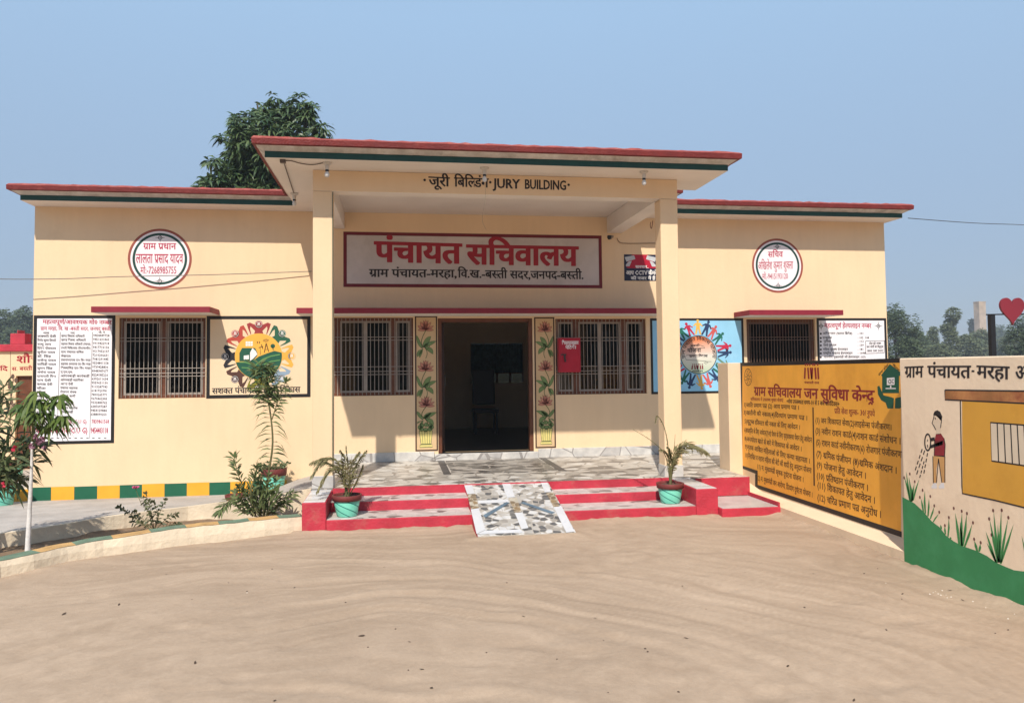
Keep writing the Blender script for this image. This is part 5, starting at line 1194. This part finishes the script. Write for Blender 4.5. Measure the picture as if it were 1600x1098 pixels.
FT = [0]
def far_tree(label, px, top, Y, w, kind, m, gz=-.34):
    """a whole tree at its own distance; px/top = where its middle and top stand in the photograph"""
    Y = Y * (2 if Y > 45 else 1.5); t0 = onY(px, top, Y); Hh = t0.z - gz; k = Y / 1200; W_ = w * k
    o = thing('far_tree', label, 'tree', (t0.x, Y, gz), 'trees beyond the boundary')
    sm, lm = MB(), MB(); cl = []
    if kind == 'cone': cl = [(V((t0.x + rnd(-.1, .1) * W_, Y + rnd(-.1, .1) * W_, gz + Hh * h)), W_ * (.62 - .52 * h) * rnd(.85, 1.1) + .25) for h in (.2, .34, .46, .58, .69, .79, .88, .95)]
    elif kind == 'tall': cl = [(V((t0.x + rnd(-.18, .18) * W_, Y + rnd(-.2, .2) * W_, gz + Hh * h)), W_ * rnd(.2, .3)) for h in (.25, .34, .42, .5, .58, .65, .72, .79, .86, .93)] + [(V((t0.x + rnd(-.4, .4) * W_, Y + rnd(-.4, .4) * W_, gz + Hh * rnd(.2, .8))), W_ * rnd(.15, .24)) for _ in range(7)]
    else: cl = [(V((t0.x + math.cos(a) * W_ * q, Y + math.sin(a) * W_ * q, gz + Hh * h)), W_ * r) for a, q, h, r in [(rnd(0, 6.28), rnd(.0, .36), rnd(.36, .84), rnd(.15, .25)) for _ in range(15)]] + [(V((t0.x, Y, gz + Hh - W_ * .16)), W_ * .17)]
    limbs(sm, (t0.x, Y, gz), cl[::3], max(.08, W_ * .035), (t0.x, Y, gz + Hh * .32))
    ls = max(.16, 3.4 * k); tot = sum(r * r for _, r in cl); crown(lm, cl, ls * 1.3, ls * .5, 2600 / tot, 3, .4)
    nest(sm.build('trunk', BARK), o); nest(lm.build('crown', m), o); FT[0] += 1
for a in (('broad dark tree rising just behind the right end of the building', 1398, 474, 44, 88, 'round', LEAF_FAR),
          ('full grey green tree between the building end and the cypress', 1432, 512, 50, 62, 'round', LEAF_FAR),
          ('slim pointed cypress-like tree left of the tall ragged tree', 1457, 512, 56, 30, 'cone', LEAF_FAR2),
          ('tall ragged tree standing highest left of the brick tower', 1482, 484, 52, 44, 'tall', LEAF_FAR2),
          ('low bushy tree to the right of the tall ragged tree', 1508, 522, 55, 50, 'round', LEAF_FAR2),
          ('hazy dense tree at the foot of the brick tower', 1533, 514, 62, 52, 'round', LEAF_FAR2),
          ('faint distant tree behind the black post', 1562, 508, 120, 60, 'round', LEAF_FAR),
          ('dark near tree below the red heart at the right edge', 1597, 492, 40, 66, 'round', LEAF_FAR),
          ('pale tree rising left of the brick tower top', 1526, 498, 110, 26, 'tall', LEAF_FAR2),
          ('low dark tree close behind the helpline board corner', 1412, 524, 40, 56, 'round', LEAF_FAR),
          ('low pale tree filling the gap beyond the mural wall', 1470, 536, 46, 60, 'round', LEAF_FAR2),
          ('dim tree between black post and red heart', 1573, 524, 66, 44, 'round', LEAF_FAR2),
          ('rounded dark tree at the far left edge of the photo', 4, 482, 60, 66, 'round', LEAF_FAR),
          ('rounded dark tree left of the building corner', 38, 478, 62, 72, 'round', LEAF_FAR),
          ('low dark tree over the crimson parapet step', 26, 508, 58, 70, 'round', LEAF_FAR)): far_tree(*a)

# unseen trees added behind the viewer so the window panes mirror something dark
sm, lm = MB(), MB(); cl = [(V((rnd(-34, 34), rnd(-40, -31), rnd(.2, 7.5))), rnd(1.8, 2.8)) for _ in range(170)]; crown(lm, cl, .9, .42, 16, 3, .4)
o = lm.build('unseen_wood', LEAF_FAR); o['kind'] = 'stuff'
# ------------------------------------------------------------------ far brick tower, heart sign
tY = 215; a_, b_2 = onY(1529.5, 472, tY), onY(1540, 472, tY)
tw = thing('brick_tower', 'tall plain square brick tower far beyond the trees', 'tower', ((a_.x + b_2.x) / 2, tY, -.34))
b = MB(); b.box(a_.x, b_2.x, tY, tY + (b_2.x - a_.x), -.34, a_.z); q = nest(b.build('shaft', FARWALL), tw)
b = MB(); b.box(a_.x - .06, b_2.x + .06, tY - .06, tY + (b_2.x - a_.x) + .06, a_.z + .002, a_.z + .25); nest(b.build('cap', FARWALL), tw)
hY = 9.0; hp = onY(1551.5, 492, hY); hs = thing('heart_sign', 'flat red heart fixed to a black post behind the mural wall', 'sign', (hp.x, hY, -.3))
b = MB(); b.box(hp.x - .034, hp.x + .034, hY, hY + .06, -.3, hp.z); nest(b.build('post', BLACKM, bevel=.004), hs)
b = MB(); q0, q1 = onY(1541, 491.5, hY), onY(1566, 490.5, hY); b.tube([q0, q1 + V((.4, 0, .0))], .009, 6); nest(b.build('rail', BLACKM), hs)
hc = onY(1582.5, 484, hY - .03); sx_ = 24 * hY / 1200 / 16.2; b = MB(); n = 64; ring = []
for k in range(n):
    t = 2 * math.pi * k / n; ring.append((16 * math.sin(t) ** 3 * sx_, (13 * math.cos(t) - 5 * math.cos(2 * t) - 2 * math.cos(3 * t) - math.cos(4 * t)) * sx_ * 1.12))
b.v = [(hc.x + x, hY - .03, hc.z + y + .01) for x, y in ring] + [(hc.x + x, hY + .0, hc.z + y + .01) for x, y in ring]
b.f = [list(range(n)), list(range(n, 2 * n))[::-1]] + [[k, k + n, (k + 1) % n + n, (k + 1) % n] for k in range(n)]; b.m = [0] * len(b.f)
nest(b.build('heart', HEARTR, bevel=.005), hs)

# ------------------------------------------------------------------ toilet block behind on the left
tb = thing('toilet_block', 'low cream block with crimson stepped parapet beyond the left corner', 'building', (-6.8, 14.7, -.05)); Y_ = 14.7
TS = Surf((0, Y_, 0), (1, 0, 0), (0, 0, 1), (0, -1, 0)); px_ = lambda x, y: TS.px(x, y)
zt, zb_ = px_(20, 538)[1], px_(20, 549)[1]; xr = -5.42
d0, d1, dz = px_(25, 588)[0], px_(54, 588)[0], px_(30, 587)[1]
w = MB(); wall_with_holes(w, -10, xr, -.3, zb_, Y_, Y_ + .15, [(d0, d1, .05, dz)]); w.box(-10, -9.85, Y_ + .152, Y_ + 2.6, -.3, zb_); w.box(xr - .15, xr, Y_ + .152, Y_ + 2.6, -.3, zb_); nest(w.build('wall', [CREAM, INT]), tb)
w = MB(); w.box(-10.05, xr + .05, Y_ - .05, Y_ + 2.7, zb_ + .002, zt); c0_, c1_ = px_(18, 530)[0], px_(41, 530)[0]; w.box(c0_, c1_, Y_ - .049, Y_ + .2, zt + .001, px_(20, 521)[1]); w.box(c0_ + .13, c1_ - .13, Y_ - .048, Y_ + .2, px_(20, 521)[1] + .001, px_(20, 516)[1]); nest(w.build('parapet', STEPRED, bevel=.006), tb)
w = MB(); w.box(d0, d1, Y_ + .06, Y_ + .10, .06, dz); dd = nest(w.build('door', WOOD, bevel=.004), tb); 
P = Paint(TS, .004); pletter(P, 'शौचालय', (25.5, 567), (98, 566), 11, bold=.008); pletter(P, 'दि', (0, 579), (12, 579), 6, bold=.01, res=1); pletter(P, 'स. बस्ती', (18.5, 579), (50, 578), 5.5, bold=.008, res=1); P.build('lettering', INKR, tb)
P = Paint(TS, .004)
for cx, cy, s_ in ((20, 592, 1), (18, 632, .9)):
    P.pstroke([(cx - 3, cy + 26), (cx - 1, cy + 12), (cx + 1, cy)], .018)
    for dx, dy in ((-5, 4), (5, 2), (-5, 12), (4, 14), (0, -4)): P.disc(*px_(cx + dx * s_, cy + dy * s_), .03, 0, 8, .045)
P.ppoly([(16, 549), (16.6, 549), (16.6, 700), (16, 700)]); P.ppoly([(0, 616), (3, 622), (0, 630)]); P.build('painted_flowers', mat('painted dark motif', (.12, .07, .05), .7, 0), tb)
pv = MB(); pv.box(-12, -5.24, 12.18, Y_ + .0, -.34, .045); o = pv.build('pavement', APRON); o['kind'] = 'structure'
lw = thing('low_wall', 'low wall with orange and green painted band left of the building corner', 'wall', (-6.4, 12.05, -.3))
w = MB(); w.box(-9, -5.224, 12.0, 12.17, -.34, .085); nest(w.build('wall_body', KERBM, bevel=.006), lw)
P = Paint(FRONT, .004)
for k in range(8): P.rect(-5.224 - .36 * (k + 1), -.12, -5.224 - .36 * k, .08, (k + 1) % 2 and 1 or 0)
P.build('painted_band', [BANDG, BANDY], lw)

# ------------------------------------------------------------------ bulbs, wires, camera
def bulb(label, x, y, z, lit=True, r=.026):
    o = thing('ceiling_bulb', label, 'light bulb', (x, y, z), 'bulbs hung under the porch roof')
    b = MB(); b.lathe([(0, 0), (.055, 0), (.05, -.018), (.028, -.03), (.022, -.085), (0, -.085)], n=16); b.build('holder', mat('dusty white plastic', (.55, .50, .44), .6, .1, 20) if 'plastic' not in globals() else plastic, o, smooth=False)
    b = MB(); b.lathe([(.0, -.0855), (.021, -.086), (.021, -.105), (.014, -.106)], n=14); b.build('socket', BLACKM, o); b = MB(); b.lathe([(.014, -.106), (.016, -.112), (r, -.125), (r * 1.12, -.145), (r * .9, -.168), (0, -.178)], n=16); b.build('bulb', mat('frosted bulb', (.62, .60, .58), .25, 0), o, smooth=True)
def soff(x, y): return onZ(x, y, 4.165)
for (x, y), lb in (((511, 254), 'white bulb under the soffit above the left column'), ((757, 262), 'white bulb under the soffit above the painted lettering'), ((1006, 268), 'white bulb under the soffit near the right column'), ((460, 302), 'bare bulb under the deep left soffit')):
    p = soff(x, y); bulb(lb, p.x, p.y, 4.165)
cw = MB(); zc = 4.155
for ch in ([(442, 250), (455, 250), (470, 254), (488, 256), (506, 253)], [(443, 251), (459, 300)]): cw.tube(curve3([soff(*q) + V((0, 0, -.012)) for q in ch], 6), .006, 5)
p = soff(442, 250); cw.box(p.x - .03, p.x + .03, p.y - .03, p.y + .03, 4.13, 4.164)
tag(cw.build('soffit_wiring', mat('old cable', (.10, .07, .055), .6, .1, 10)), 'brown cable run with junction box under the left porch soffit', 'cable')
hw = MB(); p = soff(757, 262); hw.tube(curve3([p + V((0, .02, -.03)), p + V((.01, .03, -.35)), p + V((-.03, .02, -.62)), p + V((0.02, .04, -.75))], 6), .0016, 4); tag(hw.build('hanging_wire', mat('pale wire', (.14, .11, .085), .6, 0)), 'thin pale wire dangling below the middle porch bulb', 'wire')
wr = MB()
A = onY(487, 424, 11.95); Bp = onY(200, 432, 11.82); Cp = onY(0, 436, 11.75); Dp = V((Cp.x - 4, 11.5, Cp.z + .05)); wr.tube(curve3([A, onY(340, 429, 11.88), Bp, Cp, Dp], 10), .006, 5)
tag(wr.build('overhead_wire', mat('grey wire', (.16, .15, .14), .6, 0)), 'grey wire slung across the left wing wall', 'wire')
wr = MB(); A = V((8.36, 11.55, onY(1421, 341, 11.55).z)); B = onY(1600, 351.5, 15); A = onY(1419, 341, 11.6); wr.tube(curve3([A, A.lerp(B, .5) + V((0, 0, -.02)), B, B + (B - A) * .8], 8), .007, 5)
tag(wr.build('overhead_wire', mat('dark wire', (.06, .06, .065), .6, 0)), 'dark wire running right from the roof corner over the trees', 'wire')
cv = thing('security_camera', 'small dark security camera under the right porch beam', 'camera', onY(952, 371, 11.7))
c0 = onY(952, 371, 11.7); b = MB(); b.lathe([(0, .0), (.03, 0), (.034, -.03), (.022, -.06), (0, -.065)], c=c0 + V((0, 0, .03)), n=14); nest(b.build('camera_body', BLACKM, smooth=True), cv)
b = MB(); b.tube([c0 + V((.03, 0, .02)), c0 + V((.09, .1, .035)), c0 + V((.11, .28, .035))], .014, 6); nest(b.build('bracket', mat('grey bracket', (.2, .18, .17), .5, .1, 10)), cv)
wr = MB(); wr.tube(curve3([onY(964, 372, 11.99), onY(969, 379, 11.99), onY(985, 380.5, 11.99), onY(1024, 380, 11.99)], 5), .006, 5); tag(wr.build('camera_cable', mat('tan cable', (.26, .17, .11), .6, 0)), 'tan cable running along the wall from the security camera', 'cable')
wr = MB(); wr.tube(curve3([onY(1017, 347, 9.9), onY(1016, 352, 9.9), onY(1018, 357, 9.9), onY(1020, 345, 9.9)], 5), .005, 5); tag(wr.build('loose_wire', mat('red brown wire', (.16, .05, .04), .6, 0)), 'short red brown loop of wire beside the right column', 'wire')
# rusty corner strip down the left column
wr = MB(); wr.tube([(-.772, 9.468, .5), (-.772, 9.468, 3.9)], .005, 5); tag(wr.build('column_pipe', DGREEN), 'thin dark green line running down the left column edge', 'pipe')

# things inside the hall, dim behind the door
ch = thing('office_chair', 'dark chair with rounded back dimly seen through the open door', 'chair', (1.75, 15.5, .425))
b = MB(); b.box(1.5, 2.0, 15.3, 15.8, .85, .92); nest(b.build('seat', BLACKM, bevel=.02), ch); b = MB(); b.box(1.52, 1.98, 15.78, 15.84, 1.0, 1.72); nest(b.build('backrest', BLACKM, bevel=.025), ch)
for x in (1.52, 1.94):
    for y in (15.32, 15.76): b = MB(); b.box(x, x + .04, y, y + .04, .43, .849); nest(b.build('leg', BLACKM), ch)

bpy.data.objects.remove(_to)
# ------------------------------------------------------------------ litter on the sand
LIT = mat('dry leaf litter', (.07, .045, .03), .8, .3, 20); CHIP = mat('pale chip', (.62, .56, .48), .8, .15, 20)
def litter(name, label, cat, group, spots, maker):
    first = None
    for x, y in spots:
        p = onZ(x, y, 0.0)
        if first is None: first = o = maker(); tag(o, label, cat, group)
        else: o = first.copy(); C.objects.link(o)
        k = rnd(.32, .7); o.scale = (k, k, k); o.rotation_euler = (rnd(-.1, .1), rnd(-.1, .1), rnd(0, 6.28)); o.location = (p.x, p.y, gz(p.x, p.y) + .001)
def mk_leaf():
    b = MB(); n = 9
    L_ = [(-.035, 0, .0), (-.015, .012, .006), (.01, .013, .012), (.035, 0, .016), (.01, -.013, .006), (-.015, -.012, .002)]
    b.add(L_ + [(x, y, z - .002) for x, y, z in L_], [(0, 1, 2, 3, 4, 5), (11, 10, 9, 8, 7, 6)]); return b.build('dry_leaf', LIT)
def mk_clod(name='clod', m=None, r=.011):
    bm = bmesh.new(); bmesh.ops.create_icosphere(bm, subdivisions=2, radius=r)
    for v in bm.verts: v.co *= rnd(.75, 1.2); v.co.z *= .65
    me = bpy.data.meshes.new(name); bm.to_mesh(me); bm.free(); me.materials.append(m or LIT); o = bpy.data.objects.new(name, me); C.objects.link(o); return o
litter('dry_leaf', 'curled dry brown leaf lying on the open sand', 'dry leaf', 'dry leaves on the sand', [(565, 992), (659, 1045), (674, 1071), (429, 1090), (1231, 1034), (1484, 919), (186, 942), (260, 893), (1072, 995), (1385, 982), (1334, 1085), (1066, 912), (1410, 926), (930, 962), (640, 1002), (460, 915), (1271, 893), (100, 955), (305, 1034), (818, 963), (1504, 934)], mk_leaf)
litter('clod', 'small dark clod of earth lying on the open sand', 'clod', 'clods on the sand', [(575, 1010), (618, 981), (638, 1046), (1164, 892), (1008, 1011), (1012, 1017), (1350, 893), (1371, 885), (1575, 980), (760, 1018), (540, 940), (357, 905), (386, 922), (870, 1025), (943, 998), (1555, 985), (600, 885), (792, 912), (1409, 933), (1103, 948), (1257, 944), (950, 1078), (1060, 1075), (300, 935), (425, 886)], mk_clod)
litter('plaster_chip', 'tiny pale plaster chip on the sand by the mural wall', 'chip', 'plaster chips on the sand', [(1462, 921), (1466, 925), (1458, 923), (1470, 927), (1478, 926), (1453, 925), (1486, 929), (1520, 936), (1384, 908), (1575, 962), (1585, 955), (386, 924), (1540, 945), (1472, 919), (1480, 931)], lambda: mk_clod('plaster_chip', CHIP, .009))

# ------------------------------------------------------------------ haze
hz = bpy.data.materials.new('haze'); hz.use_nodes = True; t = hz.node_tree; t.nodes.remove(t.nodes['Principled BSDF'])
pvn = t.nodes.new('ShaderNodeVolumePrincipled'); pvn.inputs['Color'].default_value = (.86, .92, 1, 1); pvn.inputs['Density'].default_value = .0010; pvn.inputs['Anisotropy'].default_value = .1
t.links.new(pvn.outputs[0], t.nodes['Material Output'].inputs['Volume'])
b = MB(); b.box(-1000, 1000, -400, 1000, -1.4, 16); o = b.build('haze', hz); o['kind'] = 'stuff'
